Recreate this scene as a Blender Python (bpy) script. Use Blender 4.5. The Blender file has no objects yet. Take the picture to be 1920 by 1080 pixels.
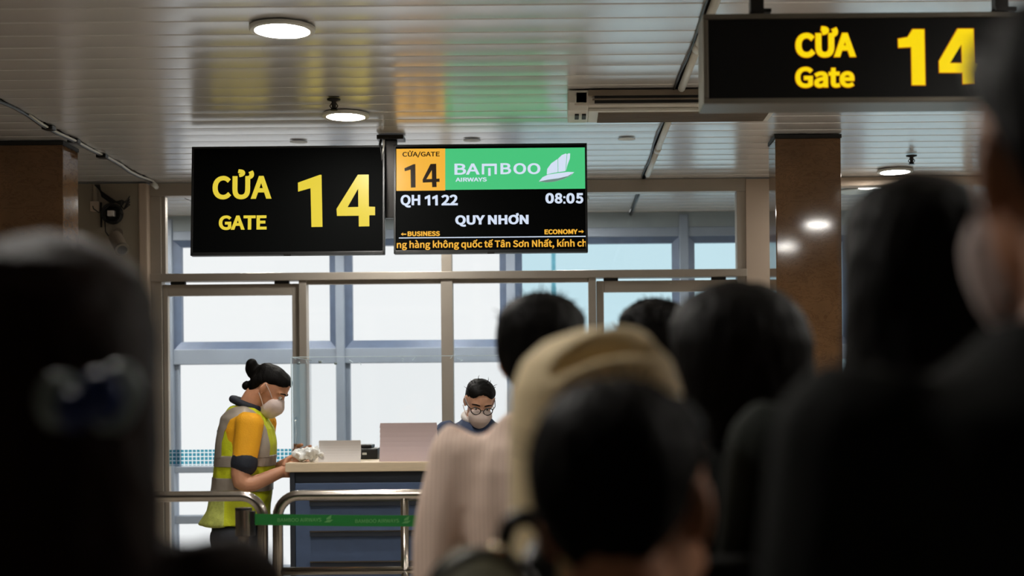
import bpy, bmesh, math, random
from mathutils import Vector, Matrix, noise, Euler

random.seed(4)
R = math.radians
SC = bpy.context.scene
COL = SC.collection

# ------------------------------------------------------------------ camera, sky, exposure
EYE = 1.42
FPX = 2667.0                     # focal length in pixels of a 1920 wide frame (50 mm)
VX, VY = 1050.0, 747.0           # vanishing point of the hall in the frame
ROLL = R(0.5)
cam_d = bpy.data.cameras.new('camera')
cam = bpy.data.objects.new('camera', cam_d)
COL.objects.link(cam)
cam_d.sensor_fit = 'HORIZONTAL'
cam_d.sensor_width = 36.0
cam_d.lens = 36.0 * FPX / 1920.0
cam_d.shift_x = -(VX - 960.0) / 1920.0
cam_d.shift_y = (VY - 540.0) / 1920.0
cam_d.clip_start = 0.05
cam_d.clip_end = 500
cam_d.dof.use_dof = True
cam_d.dof.focus_distance = 7.2
cam_d.dof.aperture_fstop = 2.4
cr, sr = math.cos(ROLL), math.sin(ROLL)
cam.matrix_world = Matrix(((cr, sr, 0, 0), (0, 0, -1, 0), (-sr, cr, 0, EYE), (0, 0, 0, 1)))
SC.camera = cam

world = bpy.data.worlds.new('overcast_sky')
SC.world = world
world.use_nodes = True
bg = world.node_tree.nodes['Background']
bg.inputs['Color'].default_value = (0.98, 0.99, 1.0, 1)
bg.inputs['Strength'].default_value = 0.88
LAMP = 150.0
SC.view_settings.view_transform = 'Standard'
SC.view_settings.look = 'None'
SC.view_settings.exposure = 0.2
SC.view_settings.gamma = 1.0
SC.view_settings.use_curve_mapping = False


def at(px, py, Y):
    """metres across and up of something seen at a pixel and standing Y metres away"""
    dx, dy = px - VX, VY - py
    return (dx * cr + dy * sr) * Y / FPX, EYE + (-dx * sr + dy * cr) * Y / FPX


# ------------------------------------------------------------------ materials
def lin(c):
    out = []
    for v in c[:3]:
        v /= 255.0
        out.append(v / 12.92 if v <= 0.04045 else ((v + 0.055) / 1.055) ** 2.4)
    return out


def M(name, rgb, rough=0.5, metal=0.0, var=0.12, scale=6.0, bump=0.0, bscale=80.0, spec=0.5, stretch=None, sheen=0.0):
    m = bpy.data.materials.new(name)
    m.use_nodes = True
    nt = m.node_tree
    b = nt.nodes['Principled BSDF']
    b.inputs['Roughness'].default_value = rough
    b.inputs['Metallic'].default_value = metal
    b.inputs['Specular IOR Level'].default_value = spec
    if sheen:
        b.inputs['Sheen Weight'].default_value = sheen
    c = lin(rgb)
    tc = nt.nodes.new('ShaderNodeTexCoord')
    mp = nt.nodes.new('ShaderNodeMapping')
    if stretch:
        mp.inputs['Scale'].default_value = stretch
    nt.links.new(tc.outputs['Object'], mp.inputs['Vector'])
    n = nt.nodes.new('ShaderNodeTexNoise')
    n.inputs['Scale'].default_value = scale
    n.inputs['Detail'].default_value = 4
    nt.links.new(mp.outputs['Vector'], n.inputs['Vector'])
    cr_ = nt.nodes.new('ShaderNodeValToRGB')
    cr_.color_ramp.elements[0].position = 0.3
    cr_.color_ramp.elements[1].position = 0.7
    cr_.color_ramp.elements[0].color = [max(0, v * (1 - var)) for v in c] + [1]
    cr_.color_ramp.elements[1].color = [min(1, v * (1 + var)) for v in c] + [1]
    nt.links.new(n.outputs['Fac'], cr_.inputs['Fac'])
    nt.links.new(cr_.outputs['Color'], b.inputs['Base Color'])
    if bump:
        n2 = nt.nodes.new('ShaderNodeTexNoise')
        n2.inputs['Scale'].default_value = bscale
        n2.inputs['Detail'].default_value = 3
        nt.links.new(mp.outputs['Vector'], n2.inputs['Vector'])
        bp = nt.nodes.new('ShaderNodeBump')
        bp.inputs['Strength'].default_value = bump
        bp.inputs['Distance'].default_value = 0.01
        nt.links.new(n2.outputs['Fac'], bp.inputs['Height'])
        nt.links.new(bp.outputs['Normal'], b.inputs['Normal'])
    return m


def E_(name, rgb, strength=1.0):
    m = bpy.data.materials.new(name)
    m.use_nodes = True
    nt = m.node_tree
    b = nt.nodes['Principled BSDF']
    c = lin(rgb)
    b.inputs['Base Color'].default_value = [v * 0.05 for v in c] + [1]
    b.inputs['Roughness'].default_value = 0.35
    b.inputs['Specular IOR Level'].default_value = 0.2
    b.inputs['Emission Color'].default_value = c + [1]
    b.inputs['Emission Strength'].default_value = strength * (1.0 if strength > 5 else 0.88)
    return m


def GLASS(name, tint, gloss=0.6, rough=0.02):
    m = bpy.data.materials.new(name)
    m.use_nodes = True
    nt = m.node_tree
    nt.nodes.remove(nt.nodes['Principled BSDF'])
    out = nt.nodes['Material Output']
    tr = nt.nodes.new('ShaderNodeBsdfTransparent')
    tr.inputs['Color'].default_value = list(tint) + [1]
    gl = nt.nodes.new('ShaderNodeBsdfGlossy')
    gl.inputs['Roughness'].default_value = rough
    fr = nt.nodes.new('ShaderNodeFresnel')
    fr.inputs['IOR'].default_value = 1.45
    mu = nt.nodes.new('ShaderNodeMath')
    mu.operation = 'MULTIPLY'
    mu.inputs[1].default_value = gloss
    mx = nt.nodes.new('ShaderNodeMixShader')
    nt.links.new(fr.outputs['Fac'], mu.inputs[0])
    nt.links.new(mu.outputs[0], mx.inputs['Fac'])
    nt.links.new(tr.outputs[0], mx.inputs[1])
    nt.links.new(gl.outputs[0], mx.inputs[2])
    nt.links.new(mx.outputs[0], out.inputs['Surface'])
    return m


def STRIPES(name, base, stripe, freq, width, rough=0.8, axis=0):
    m = M(name, base, rough, var=0.06, scale=5, bump=0.15, bscale=300, spec=0.2)
    nt = m.node_tree
    b = nt.nodes['Principled BSDF']
    src = b.inputs['Base Color'].links[0].from_socket
    tc = nt.nodes.new('ShaderNodeTexCoord')
    sp = nt.nodes.new('ShaderNodeSeparateXYZ')
    nt.links.new(tc.outputs['Object'], sp.inputs[0])
    mu = nt.nodes.new('ShaderNodeMath'); mu.operation = 'MULTIPLY'; mu.inputs[1].default_value = freq
    nt.links.new(sp.outputs[axis], mu.inputs[0])
    fr = nt.nodes.new('ShaderNodeMath'); fr.operation = 'FRACT'
    nt.links.new(mu.outputs[0], fr.inputs[0])
    lt = nt.nodes.new('ShaderNodeMath'); lt.operation = 'LESS_THAN'; lt.inputs[1].default_value = width
    nt.links.new(fr.outputs[0], lt.inputs[0])
    mx = nt.nodes.new('ShaderNodeMixRGB')
    nt.links.new(lt.outputs[0], mx.inputs['Fac'])
    nt.links.new(src, mx.inputs['Color1'])
    mx.inputs['Color2'].default_value = lin(stripe) + [1]
    nt.links.new(mx.outputs[0], b.inputs['Base Color'])
    return m


def MARBLE(name, c1, c2, rough=0.15):
    m = M(name, c1, rough, var=0.25, scale=3.0)
    nt = m.node_tree
    b = nt.nodes['Principled BSDF']
    src = b.inputs['Base Color'].links[0].from_socket
    tc = nt.nodes.new('ShaderNodeTexCoord')
    n = nt.nodes.new('ShaderNodeTexNoise')
    n.inputs['Scale'].default_value = 7
    n.inputs['Detail'].default_value = 8
    n.inputs['Roughness'].default_value = 0.7
    n.inputs['Distortion'].default_value = 1.6
    mp = nt.nodes.new('ShaderNodeMapping')
    mp.inputs['Scale'].default_value = (1, 1, 2.5)
    nt.links.new(tc.outputs['Object'], mp.inputs[0])
    nt.links.new(mp.outputs[0], n.inputs['Vector'])
    rp = nt.nodes.new('ShaderNodeValToRGB')
    for i, (p, v) in enumerate(((0.47, 0), (0.5, 1), (0.53, 0))):
        if i < 2:
            e = rp.color_ramp.elements[i]; e.position = p
        else:
            e = rp.color_ramp.elements.new(p)
        e.color = (v, v, v, 1)
    nt.links.new(n.outputs['Fac'], rp.inputs['Fac'])
    mx = nt.nodes.new('ShaderNodeMixRGB')
    mu = nt.nodes.new('ShaderNodeMath'); mu.operation = 'MULTIPLY'; mu.inputs[1].default_value = 0.5
    nt.links.new(rp.outputs['Color'], mu.inputs[0])
    nt.links.new(mu.outputs[0], mx.inputs['Fac'])
    nt.links.new(src, mx.inputs['Color1'])
    mx.inputs['Color2'].default_value = lin(c2) + [1]
    nt.links.new(mx.outputs[0], b.inputs['Base Color'])
    return m


def FILM(name):
    """safety film: a grid of small teal squares on the glass"""
    m = GLASS(name, (0.95, 0.97, 0.98), 0.4)
    nt = m.node_tree
    out = nt.nodes['Material Output']
    base = out.inputs['Surface'].links[0].from_socket
    tc = nt.nodes.new('ShaderNodeTexCoord')
    sp = nt.nodes.new('ShaderNodeSeparateXYZ')
    nt.links.new(tc.outputs['Object'], sp.inputs[0])
    cells = []
    for ax in (0, 2):
        mu = nt.nodes.new('ShaderNodeMath'); mu.operation = 'MULTIPLY'; mu.inputs[1].default_value = 1 / 0.0275
        nt.links.new(sp.outputs[ax], mu.inputs[0])
        fr = nt.nodes.new('ShaderNodeMath'); fr.operation = 'FRACT'
        nt.links.new(mu.outputs[0], fr.inputs[0])
        lt = nt.nodes.new('ShaderNodeMath'); lt.operation = 'LESS_THAN'; lt.inputs[1].default_value = 0.74
        nt.links.new(fr.outputs[0], lt.inputs[0])
        cells.append(lt)
    an = nt.nodes.new('ShaderNodeMath'); an.operation = 'MULTIPLY'
    nt.links.new(cells[0].outputs[0], an.inputs[0]); nt.links.new(cells[1].outputs[0], an.inputs[1])
    d = nt.nodes.new('ShaderNodeBsdfTransparent')
    d.inputs['Color'].default_value = lin((140, 198, 210)) + [1]
    mx = nt.nodes.new('ShaderNodeMixShader')
    nt.links.new(an.outputs[0], mx.inputs['Fac'])
    nt.links.new(base, mx.inputs[1]); nt.links.new(d.outputs[0], mx.inputs[2])
    nt.links.new(mx.outputs[0], out.inputs['Surface'])
    return m


MT = dict(
    slat=M('brushed_ceiling_slat', (220, 218, 216), 0.23, 0.4, var=0.03, scale=3, bump=0.02, bscale=900),
    void=M('ceiling_void', (30, 29, 27), 0.9),
    floor=M('polished_floor', (190, 182, 170), 0.12, var=0.15, scale=25),
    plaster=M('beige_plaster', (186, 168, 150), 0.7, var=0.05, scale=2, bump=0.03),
    plaster_dim=M('shaded_beige_plaster', (150, 140, 124), 0.7, var=0.05, scale=2, bump=0.03),  # darker copy of the beige plaster, dimness of the left wall in its colour
    hall=M('hall_wall_paint', (120, 110, 98), 0.8, var=0.05),
    frame=M('taupe_aluminium', (172, 163, 151), 0.42, 0.3, var=0.04, scale=4),
    frame_out=M('blue_grey_aluminium', (142, 155, 172), 0.45, 0.1, var=0.06, scale=4),
    sash=M('slate_blue_sash', (88, 105, 132), 0.4, 0.1, var=0.1, scale=10),
    fascia=M('slate_fascia', (140, 152, 158), 0.6, var=0.05),
    gasket=M('black_gasket', (22, 22, 22), 0.6),
    glass=GLASS('clear_glass', (0.985, 0.99, 0.99), 0.5),
    glass_blue=GLASS('pale_blue_glass', (0.78, 0.91, 0.95), 0.5),
    film=FILM('square_film'),
    marble=MARBLE('brown_marble', (112, 84, 58), (70, 48, 32), 0.07),
    steel=M('stainless_steel', (176, 168, 158), 0.2, 1.0, var=0.04, scale=12, stretch=(1, 1, 8)),
    black=M('black_plastic', (16, 17, 17), 0.4, var=0.1),
    dark_metal=M('dark_metal', (34, 32, 30), 0.4, 0.6),
    signframe=M('sign_frame_metal', (104, 98, 88), 0.4, 0.6, var=0.05),
    signface=M('sign_face_black', (7, 7, 7), 0.35, var=0.05, spec=0.2),
    white_plastic=M('white_plastic', (214, 214, 206), 0.45, var=0.04),
    ac_grey=M('ac_grille', (126, 114, 100), 0.6, var=0.05),
    ac_body=M('ac_body', (196, 190, 180), 0.5, var=0.04),
    counter_blue=M('counter_blue', (74, 92, 124), 0.55, var=0.08, scale=10),
    counter_dark=M('counter_dark', (38, 44, 54), 0.5),
    counter_top=M('counter_top', (222, 202, 172), 0.4, var=0.05, scale=12, stretch=(1, 8, 8)),
    paper=M('white_paper', (214, 208, 204), 0.8, var=0.03),
    card=M('pinkish_card', (200, 180, 180), 0.75, var=0.04, scale=3, stretch=(0.6, 1, 6)),
    acrylic=GLASS('acrylic_sheet', (0.975, 0.98, 0.982), 0.3, 0.03),
    acrylic_edge=M('acrylic_edge', (205, 222, 228), 0.15, var=0.05),
    bag_film=M('crumpled_film', (236, 238, 236), 0.3, var=0.03),
    belt=M('green_belt', (10, 112, 40), 0.6, var=0.06, bump=0.1, bscale=300),
    belt_light=M('belt_print_light', (96, 158, 92), 0.6),
    belt_dark=M('belt_print_dark', (8, 76, 30), 0.6),
    skin=M('tan_skin', (196, 140, 108), 0.5, var=0.06, scale=12, bump=0.05, bscale=120),
    skin_pale=M('fair_skin', (206, 158, 132), 0.5, var=0.06, scale=12, bump=0.05, bscale=120),
    hair=M('black_hair', (11, 9, 8), 0.55, var=0.3, scale=90, stretch=(1, 1, 0.12), bump=0.3, bscale=160, spec=0.1),
    hair_brown=M('dark_brown_hair', (30, 18, 13), 0.55, var=0.3, scale=90, stretch=(1, 1, 0.1), bump=0.3, bscale=160, spec=0.1),
    lips=M('lips', (150, 84, 76), 0.5),
    eye=M('eye_white', (220, 215, 208), 0.2, var=0.02),
    iris=M('dark_iris', (28, 18, 12), 0.15),
    mask=M('white_mask', (214, 196, 190), 0.8, var=0.03, bump=0.1, bscale=200),
    vest=M('hi_vis_yellow_green', (196, 204, 24), 0.65, var=0.06, scale=14, bump=0.2, bscale=120),
    vest_mesh=M('hi_vis_mesh', (178, 186, 92), 0.75, var=0.15, scale=60, bump=0.3, bscale=300),
    silver=M('reflective_tape', (158, 148, 136), 0.45, 0.2, var=0.06, scale=20),
    yellow_shirt=M('yellow_polo', (240, 170, 20), 0.75, var=0.06, scale=10, bump=0.2, bscale=200),
    navy=M('navy_cloth', (24, 30, 42), 0.75, var=0.1, scale=14, bump=0.2, bscale=200),
    navy_blue=M('navy_blue_jacket', (44, 60, 92), 0.75, var=0.1, scale=14, bump=0.2, bscale=200),
    black_cloth=M('black_cloth', (13, 15, 13), 0.85, var=0.15, scale=14, bump=0.2, bscale=200, spec=0.2),
    dark_green_cloth=M('dark_green_cloth', (20, 25, 20), 0.85, var=0.15, scale=14, bump=0.2, bscale=200, spec=0.2),
    brown_cloth=M('dark_brown_cloth', (28, 18, 14), 0.85, var=0.15, scale=14, bump=0.2, bscale=200, spec=0.2),
    grey_cloth=M('charcoal_cloth', (40, 40, 40), 0.85, var=0.1, scale=14, bump=0.2, bscale=200),
    scarf=M('cream_headscarf', (250, 226, 176), 0.75, var=0.05, scale=5, bump=0.1, bscale=160, sheen=0.2),
    shirt_stripe=STRIPES('striped_cream_shirt', (236, 212, 196), (208, 180, 164), 105, 0.3),
    olive=M('olive_canvas', (112, 110, 84), 0.7, var=0.15, scale=20, bump=0.3, bscale=260),
    red=M('red_cloth', (150, 28, 26), 0.7),
    brass=M('pale_metal', (226, 208, 170), 0.2, 1.0),
    clip_white=M('pearl_white_plastic', (120, 134, 136), 0.4, var=0.04),
    clip_blue=M('deep_blue_plastic', (14, 40, 96), 0.4, var=0.08),
    lamp=E_('lamp_diffuser', (255, 250, 242), LAMP),
    scr_black=M('screen_black', (6, 7, 7), 0.7, var=0.02, spec=0.04),
    scr_yellow=E_('screen_yellow', (228, 205, 62), 0.95),
    scr_amber=E_('screen_amber', (244, 180, 60), 0.95),
    scr_green=E_('screen_green', (74, 198, 126), 0.95),
    scr_white=E_('screen_white', (214, 226, 246), 0.95),
    scr_shadow=E_('screen_grey', (120, 150, 140), 0.8),
    scr_dark=E_('screen_dark_print', (44, 26, 8), 0.5),
    box_yellow=E_('backlit_yellow', (246, 214, 10), 1.0),
    box_orange=E_('backlit_orange', (214, 120, 4), 0.7),
    mast=M('pale_teal_mast', (150, 208, 220), 0.5),
)


# ------------------------------------------------------------------ object helpers
def link(o, parent=None):
    COL.objects.link(o)
    if parent:
        o.parent = parent
    return o


def tag(o, label=None, cat=None, group=None, kind=None):
    if label: o['label'] = label
    if cat: o['category'] = cat
    if group: o['group'] = group
    if kind: o['kind'] = kind
    return o


def empty(name, loc=(0, 0, 0), rz=0.0):
    o = bpy.data.objects.new(name, None)
    o.empty_display_size = 0.1
    o.location = loc
    o.rotation_euler = (0, 0, rz)
    return link(o)


def copy_tree(o, parent=None):
    c = o.copy()
    COL.objects.link(c)
    c.parent = parent
    for ch in list(o.children):
        copy_tree(ch, c)
    return c


def put(name, me, mat, parent=None, loc=None):
    me.materials.clear()
    me.materials.append(MT[mat] if isinstance(mat, str) else mat)
    o = bpy.data.objects.new(name, me)
    if loc: o.location = loc
    return link(o, parent)


class MB:
    def __init__(s):
        s.v, s.f = [], []

    def add(s, vs, fs):
        k = len(s.v)
        s.v += [Vector(p) for p in vs]
        s.f += [tuple(i + k for i in f) for f in fs]
        return s

    def box(s, x0, x1, y0, y1, z0, z1):
        return s.add([(x, y, z) for x in (x0, x1) for y in (y0, y1) for z in (z0, z1)],
                     [(0, 1, 3, 2), (4, 6, 7, 5), (0, 4, 5, 1), (2, 3, 7, 6), (0, 2, 6, 4), (1, 5, 7, 3)])

    def rings(s, rs, closed_caps=True):
        n = len(rs[0])
        vs = [p for r in rs for p in r]
        fs = []
        for i in range(len(rs) - 1):
            for j in range(n):
                a, b = i * n + j, i * n + (j + 1) % n
                fs.append((a, b, b + n, a + n))
        if closed_caps:
            for i in (0, len(rs) - 1):
                c = sum((Vector(p) for p in rs[i]), Vector()) / n
                vs.append(c)
                k = len(vs) - 1
                for j in range(n):
                    a, b = i * n + j, i * n + (j + 1) % n
                    fs.append((a, k, b) if i == 0 else (a, b, k))
        return s.add(vs, fs)

    def sections(s, secs, Mx=None, n=28, pw=2.25):
        """horizontal slices (z, half width, front y, back y)"""
        rs = []
        for sec in secs:
            z, a, f, b = sec[:4]
            cx = sec[4] if len(sec) > 4 else 0.0
            c, h = (f + b) / 2, (f - b) / 2
            ring = []
            for j in range(n):
                t = 2 * math.pi * j / n
                ct, st = math.cos(t), math.sin(t)
                p = Vector((cx + a * math.copysign(abs(ct) ** (2 / pw), ct), c + h * math.copysign(abs(st) ** (2 / pw), st), z))
                ring.append(Mx @ p if Mx else p)
            rs.append(ring)
        return s.rings(rs)

    def limb(s, pts, rad, n=12, sub=5, flat=None):
        """a smooth tapering tube through points"""
        P = [Vector(p) for p in pts]
        Q, RR = [], []
        m = len(P)
        for i in range(m - 1):
            p0, p1, p2, p3 = P[max(i - 1, 0)], P[i], P[i + 1], P[min(i + 2, m - 1)]
            for k in range(sub):
                t = k / sub
                Q.append(0.5 * ((2 * p1) + (p2 - p0) * t + (2 * p0 - 5 * p1 + 4 * p2 - p3) * t * t + (3 * p1 - p0 - 3 * p2 + p3) * t ** 3))
                RR.append(rad[i] + (rad[i + 1] - rad[i]) * t)
        Q.append(P[-1]); RR.append(rad[-1])
        tang = [(Q[min(i + 1, len(Q) - 1)] - Q[max(i - 1, 0)]).normalized() for i in range(len(Q))]
        up = Vector((0, 0, 1)) if abs(tang[0].z) < 0.9 else Vector((0, 1, 0))
        rs = []
        def ring(c, t, r):
            nonlocal up
            x = t.cross(up).normalized()
            up = x.cross(t).normalized()
            fx = flat if flat else 1.0
            return [c + (x * math.cos(2 * math.pi * j / n) + up * math.sin(2 * math.pi * j / n) * fx) * r for j in range(n)]
        for q in (0.25, 0.7):
            rs.append(ring(Q[0] - tang[0] * RR[0] * (1 - q) * 0.9, tang[0], RR[0] * math.sin(math.acos(1 - q))))
        for i, q in enumerate(Q):
            rs.append(ring(q, tang[i], RR[i]))
        for q in (0.7, 0.25):
            rs.append(ring(Q[-1] + tang[-1] * RR[-1] * (1 - q) * 0.9, tang[-1], RR[-1] * math.sin(math.acos(1 - q))))
        return s.rings(rs)

    def tube(s, pts, r, n=10):
        """constant pipe with sharp ends along given points (no smoothing)"""
        P = [Vector(p) for p in pts]
        tang = [(P[min(i + 1, len(P) - 1)] - P[max(i - 1, 0)]).normalized() for i in range(len(P))]
        up = Vector((0, 0, 1)) if abs(tang[0].z) < 0.9 else Vector((0, 1, 0))
        rs = []
        for c, t in zip(P, tang):
            x = t.cross(up).normalized()
            up = x.cross(t).normalized()
            rs.append([c + (x * math.cos(2 * math.pi * j / n) + up * math.sin(2 * math.pi * j / n)) * r for j in range(n)])
        return s.rings(rs)

    def lathe(s, prof, c=(0, 0, 0), n=32):
        c = Vector(c)
        return s.rings([[c + Vector((r * math.cos(2 * math.pi * j / n), r * math.sin(2 * math.pi * j / n), z)) for j in range(n)] for r, z in prof])

    def ball(s, c, rx, ry=None, rz=None, Mx=None, n=16):
        ry = ry or rx; rz = rz or rx
        rs = []
        m = n // 2
        for i in range(1, m):
            t = math.pi * i / m
            ring = [Vector((c[0] + rx * math.sin(t) * math.cos(2 * math.pi * j / n), c[1] + ry * math.sin(t) * math.sin(2 * math.pi * j / n), c[2] - rz * math.cos(t))) for j in range(n)]
            rs.append([Mx @ p for p in ring] if Mx else ring)
        return s.rings(rs)

    def prism(s, poly, y0, y1):
        """outline in x,z pushed from y0 to y1"""
        n = len(poly)
        vs = [(x, y0, z) for x, z in poly] + [(x, y1, z) for x, z in poly]
        fs = [tuple(range(n - 1, -1, -1)), tuple(range(n, 2 * n))] + [(i, (i + 1) % n, n + (i + 1) % n, n + i) for i in range(n)]
        return s.add(vs, fs)

    def mesh(s, name='mesh', smooth=False):
        me = bpy.data.meshes.new(name)
        me.from_pydata([tuple(p) for p in s.v], [], s.f)
        bm = bmesh.new(); bm.from_mesh(me)
        bmesh.ops.recalc_face_normals(bm, faces=bm.faces)
        bm.to_mesh(me); bm.free()
        if smooth:
            me.polygons.foreach_set('use_smooth', [True] * len(me.polygons))
        return me

    def build(s, name, mat, parent=None, smooth=False, bevel=0.0, loc=None):
        me = s.mesh(name, smooth)
        if bevel:
            bm = bmesh.new(); bm.from_mesh(me)
            es = [e for e in bm.edges if len(e.link_faces) == 2 and e.calc_face_angle(0) > 0.6]
            bmesh.ops.bevel(bm, geom=es, offset=bevel, segments=2, affect='EDGES', profile=0.6)
            bm.to_mesh(me); bm.free()
            me.polygons.foreach_set('use_smooth', [False] * len(me.polygons))
        return put(name, me, mat, parent, loc)


def evaluated(o):
    bpy.context.view_layer.update()
    dg = bpy.context.evaluated_depsgraph_get()
    me = bpy.data.meshes.new_from_object(o.evaluated_get(dg))
    return me


def fuse(mb, voxel=0.008, smooth=4, disp=None, extra=None):
    """join overlapping volumes into one continuous skin"""
    me0 = mb.mesh('tmp')
    o = bpy.data.objects.new('tmp', me0)
    COL.objects.link(o)
    r = o.modifiers.new('r', 'REMESH'); r.mode = 'VOXEL'; r.voxel_size = voxel
    if smooth:
        sm = o.modifiers.new('s', 'SMOOTH'); sm.factor = 0.5; sm.iterations = smooth
    me = evaluated(o)
    bpy.data.objects.remove(o)
    bpy.data.meshes.remove(me0)
    if disp:
        ns = [v.normal.copy() for v in me.vertices]
        for v, nrm in zip(me.vertices, ns):
            v.co = v.co + disp(v.co.copy(), nrm)
    if extra:
        bm = bmesh.new(); bm.from_mesh(me)
        em = extra.mesh('tmp2')
        bm.from_mesh(em)
        bm.to_mesh(me); bm.free()
        bpy.data.meshes.remove(em)
    me.polygons.foreach_set('use_smooth', [True] * len(me.polygons))
    return me


FONT = None
try:
    FONT = bpy.data.fonts.load(bpy.utils.system_resource('DATAFILES') + '/fonts/Noto Sans CJK Regular.woff2')
except Exception:
    FONT = None


def text_mesh(body, box, bold=0.0, depth=0.002):
    """lettering fitted into a box x0,x1,z0,z1, standing in the xz plane and facing -y"""
    if FONT: bold *= 0.5
    cu = bpy.data.curves.new('t', 'FONT')
    cu.body = body
    cu.size = 1.0
    cu.bevel_depth = max(bold, 0.0005)
    cu.bevel_resolution = 0
    cu.resolution_u = 6
    if FONT: cu.font = FONT
    o = bpy.data.objects.new('t', cu)
    COL.objects.link(o)
    me = evaluated(o)
    bpy.data.objects.remove(o)
    xs = [v.co.x for v in me.vertices]; ys = [v.co.y for v in me.vertices]
    x0, x1, z0, z1 = box
    sx = (x1 - x0) / (max(xs) - min(xs)); sz = (z1 - z0) / (max(ys) - min(ys))
    mx, my = min(xs), min(ys)
    bd = max(bold, 0.0005)
    for v in me.vertices:
        v.co = Vector((x0 + (v.co.x - mx) * sx, -depth * (0.5 + 0.5 * v.co.z / bd), z0 + (v.co.y - my) * sz))
    return me


# ------------------------------------------------------------------ the hall
CEIL = 2.92
WALL = 9.8           # glazed partition
OUT = 11.57          # outer glazing
XL, XR = -6.0, 6.0
YB = -4.0

MB().box(XL, XR, YB, OUT + 0.1, -0.15, 0).build('floor', 'floor').__setitem__('kind', 'structure')
MB().box(XL - 0.15, XL, YB, OUT + 0.1, -0.15, CEIL + 0.25).build('wall_left', 'hall').__setitem__('kind', 'structure')
MB().box(XR, XR + 0.15, YB, OUT + 0.1, -0.15, CEIL + 0.25).build('wall_right', 'hall').__setitem__('kind', 'structure')
MB().box(XL - 0.15, XR + 0.15, YB - 0.15, YB, -0.15, CEIL + 0.25).build('wall_back', 'hall').__setitem__('kind', 'structure')
ceiling = MB().box(XL, XR, YB, OUT + 0.1, CEIL + 0.05, CEIL + 0.2).build('ceiling', 'void')
ceiling['kind'] = 'structure'

# metal slats, in three runs that meet at the two joints of the ceiling
PITCH = 0.2
JL, JR = -2.755, 0.586


def slat_mesh(length):
    mb = MB()
    prof = [(-0.0905, 0.022), (-0.092, 0.004)]
    for k in range(9):
        t = -1 + 2 * k / 8
        prof.append((t * 0.0915, -0.0005 - 0.0026 * (1 - t * t) + 0.0045))
    prof += [(0.092, 0.004), (0.0905, 0.022)]
    top = [(p[0], p[1] + 0.0012) for p in reversed(prof)]
    ring = prof + top
    mb.rings([[Vector((x, a, b)) for a, b in ring] for x in (-length / 2, length / 2)], closed_caps=False)
    me = mb.mesh('slat')
    me.polygons.foreach_set('use_smooth', [True] * len(me.polygons))
    me.materials.append(MT['slat'])
    return me


runs = [(XL, JL - 0.006), (JL + 0.006, JR - 0.012), (JR + 0.012, XR)]
for x0, x1 in runs:
    me = slat_mesh(x1 - x0)
    y = 0.33
    while y < OUT:
        if not abs(y - WALL) < 0.001:
            o = bpy.data.objects.new('slat', me)
            o.location = ((x0 + x1) / 2, y, CEIL)
            o.rotation_euler = (R(random.uniform(-0.5, 0.5)), 0, 0)
            link(o, ceiling)
        y += PITCH
# the plain rear part of the ceiling behind the photographer
MB().box(XL, XR, YB, 0.2, CEIL, CEIL + 0.05).build('rear_panel', 'hall', ceiling)

# partition: jambs, header, transom, panes
win1 = empty('window_1', (0, WALL, 0)); win1['kind'] = 'structure'
JX0, JX1 = -2.80, 1.285


def bar(name, parent, mat, x0, x1, z0, z1, d=0.1, y=0.0, bevel=0.004):
    return MB().box(x0, x1, y - d / 2, y + d / 2, z0, z1).build(name, mat, parent, bevel=bevel)


bar('header', win1, 'frame', JX0, JX1, 2.83, CEIL - 0.002, 0.11)
bar('jamb', win1, 'frame', JX0, -2.725, 0, 2.83)
bar('jamb', win1, 'frame', 1.222, JX1, 0, 2.83)
bar('glazing_bead', win1, 'frame', -2.725, -2.70, 2.30, 2.83, 0.06)
bar('transom', win1, 'frame', JX0, JX1 + 0.004, 2.245, 2.297, 0.13)
bar('mullion', win1, 'frame', -0.811, -0.730, 0, 2.245)
bar('mullion', win1, 'frame', -0.806, -0.735, 2.297, 2.83, 0.09)
bar('jamb', win1, 'frame', -1.785, -1.733, 0, 2.245)
bar('jamb', win1, 'frame', 0.201, 0.254, 0, 2.245)
bar('bottom_rail', win1, 'frame', -1.733, -0.811, 0.0, 0.12)
bar('bottom_rail', win1, 'frame', -0.730, 0.201, 0.0, 0.12)
for a, b, c, d in ((-1.733, -0.811, 0.12, 2.22), (-0.730, 0.201, 0.12, 2.22), (-2.70, -0.806, 2.297, 2.83), (-0.735, 1.222, 2.297, 2.83)):
    bar('pane', win1, 'glass', a, b, c, d, 0.008, bevel=0)
bar('head_bead', win1, 'frame', -1.733, -0.811, 2.218, 2.245, 0.05)
bar('head_bead', win1, 'frame', -0.730, 0.201, 2.218, 2.245, 0.05)
for a, b in ((-1.733, -0.811), (-0.730, 0.201)):
    bar('square_film', win1, 'film', a, b, 0.979, 1.089, 0.002, -0.012, bevel=0)


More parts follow.
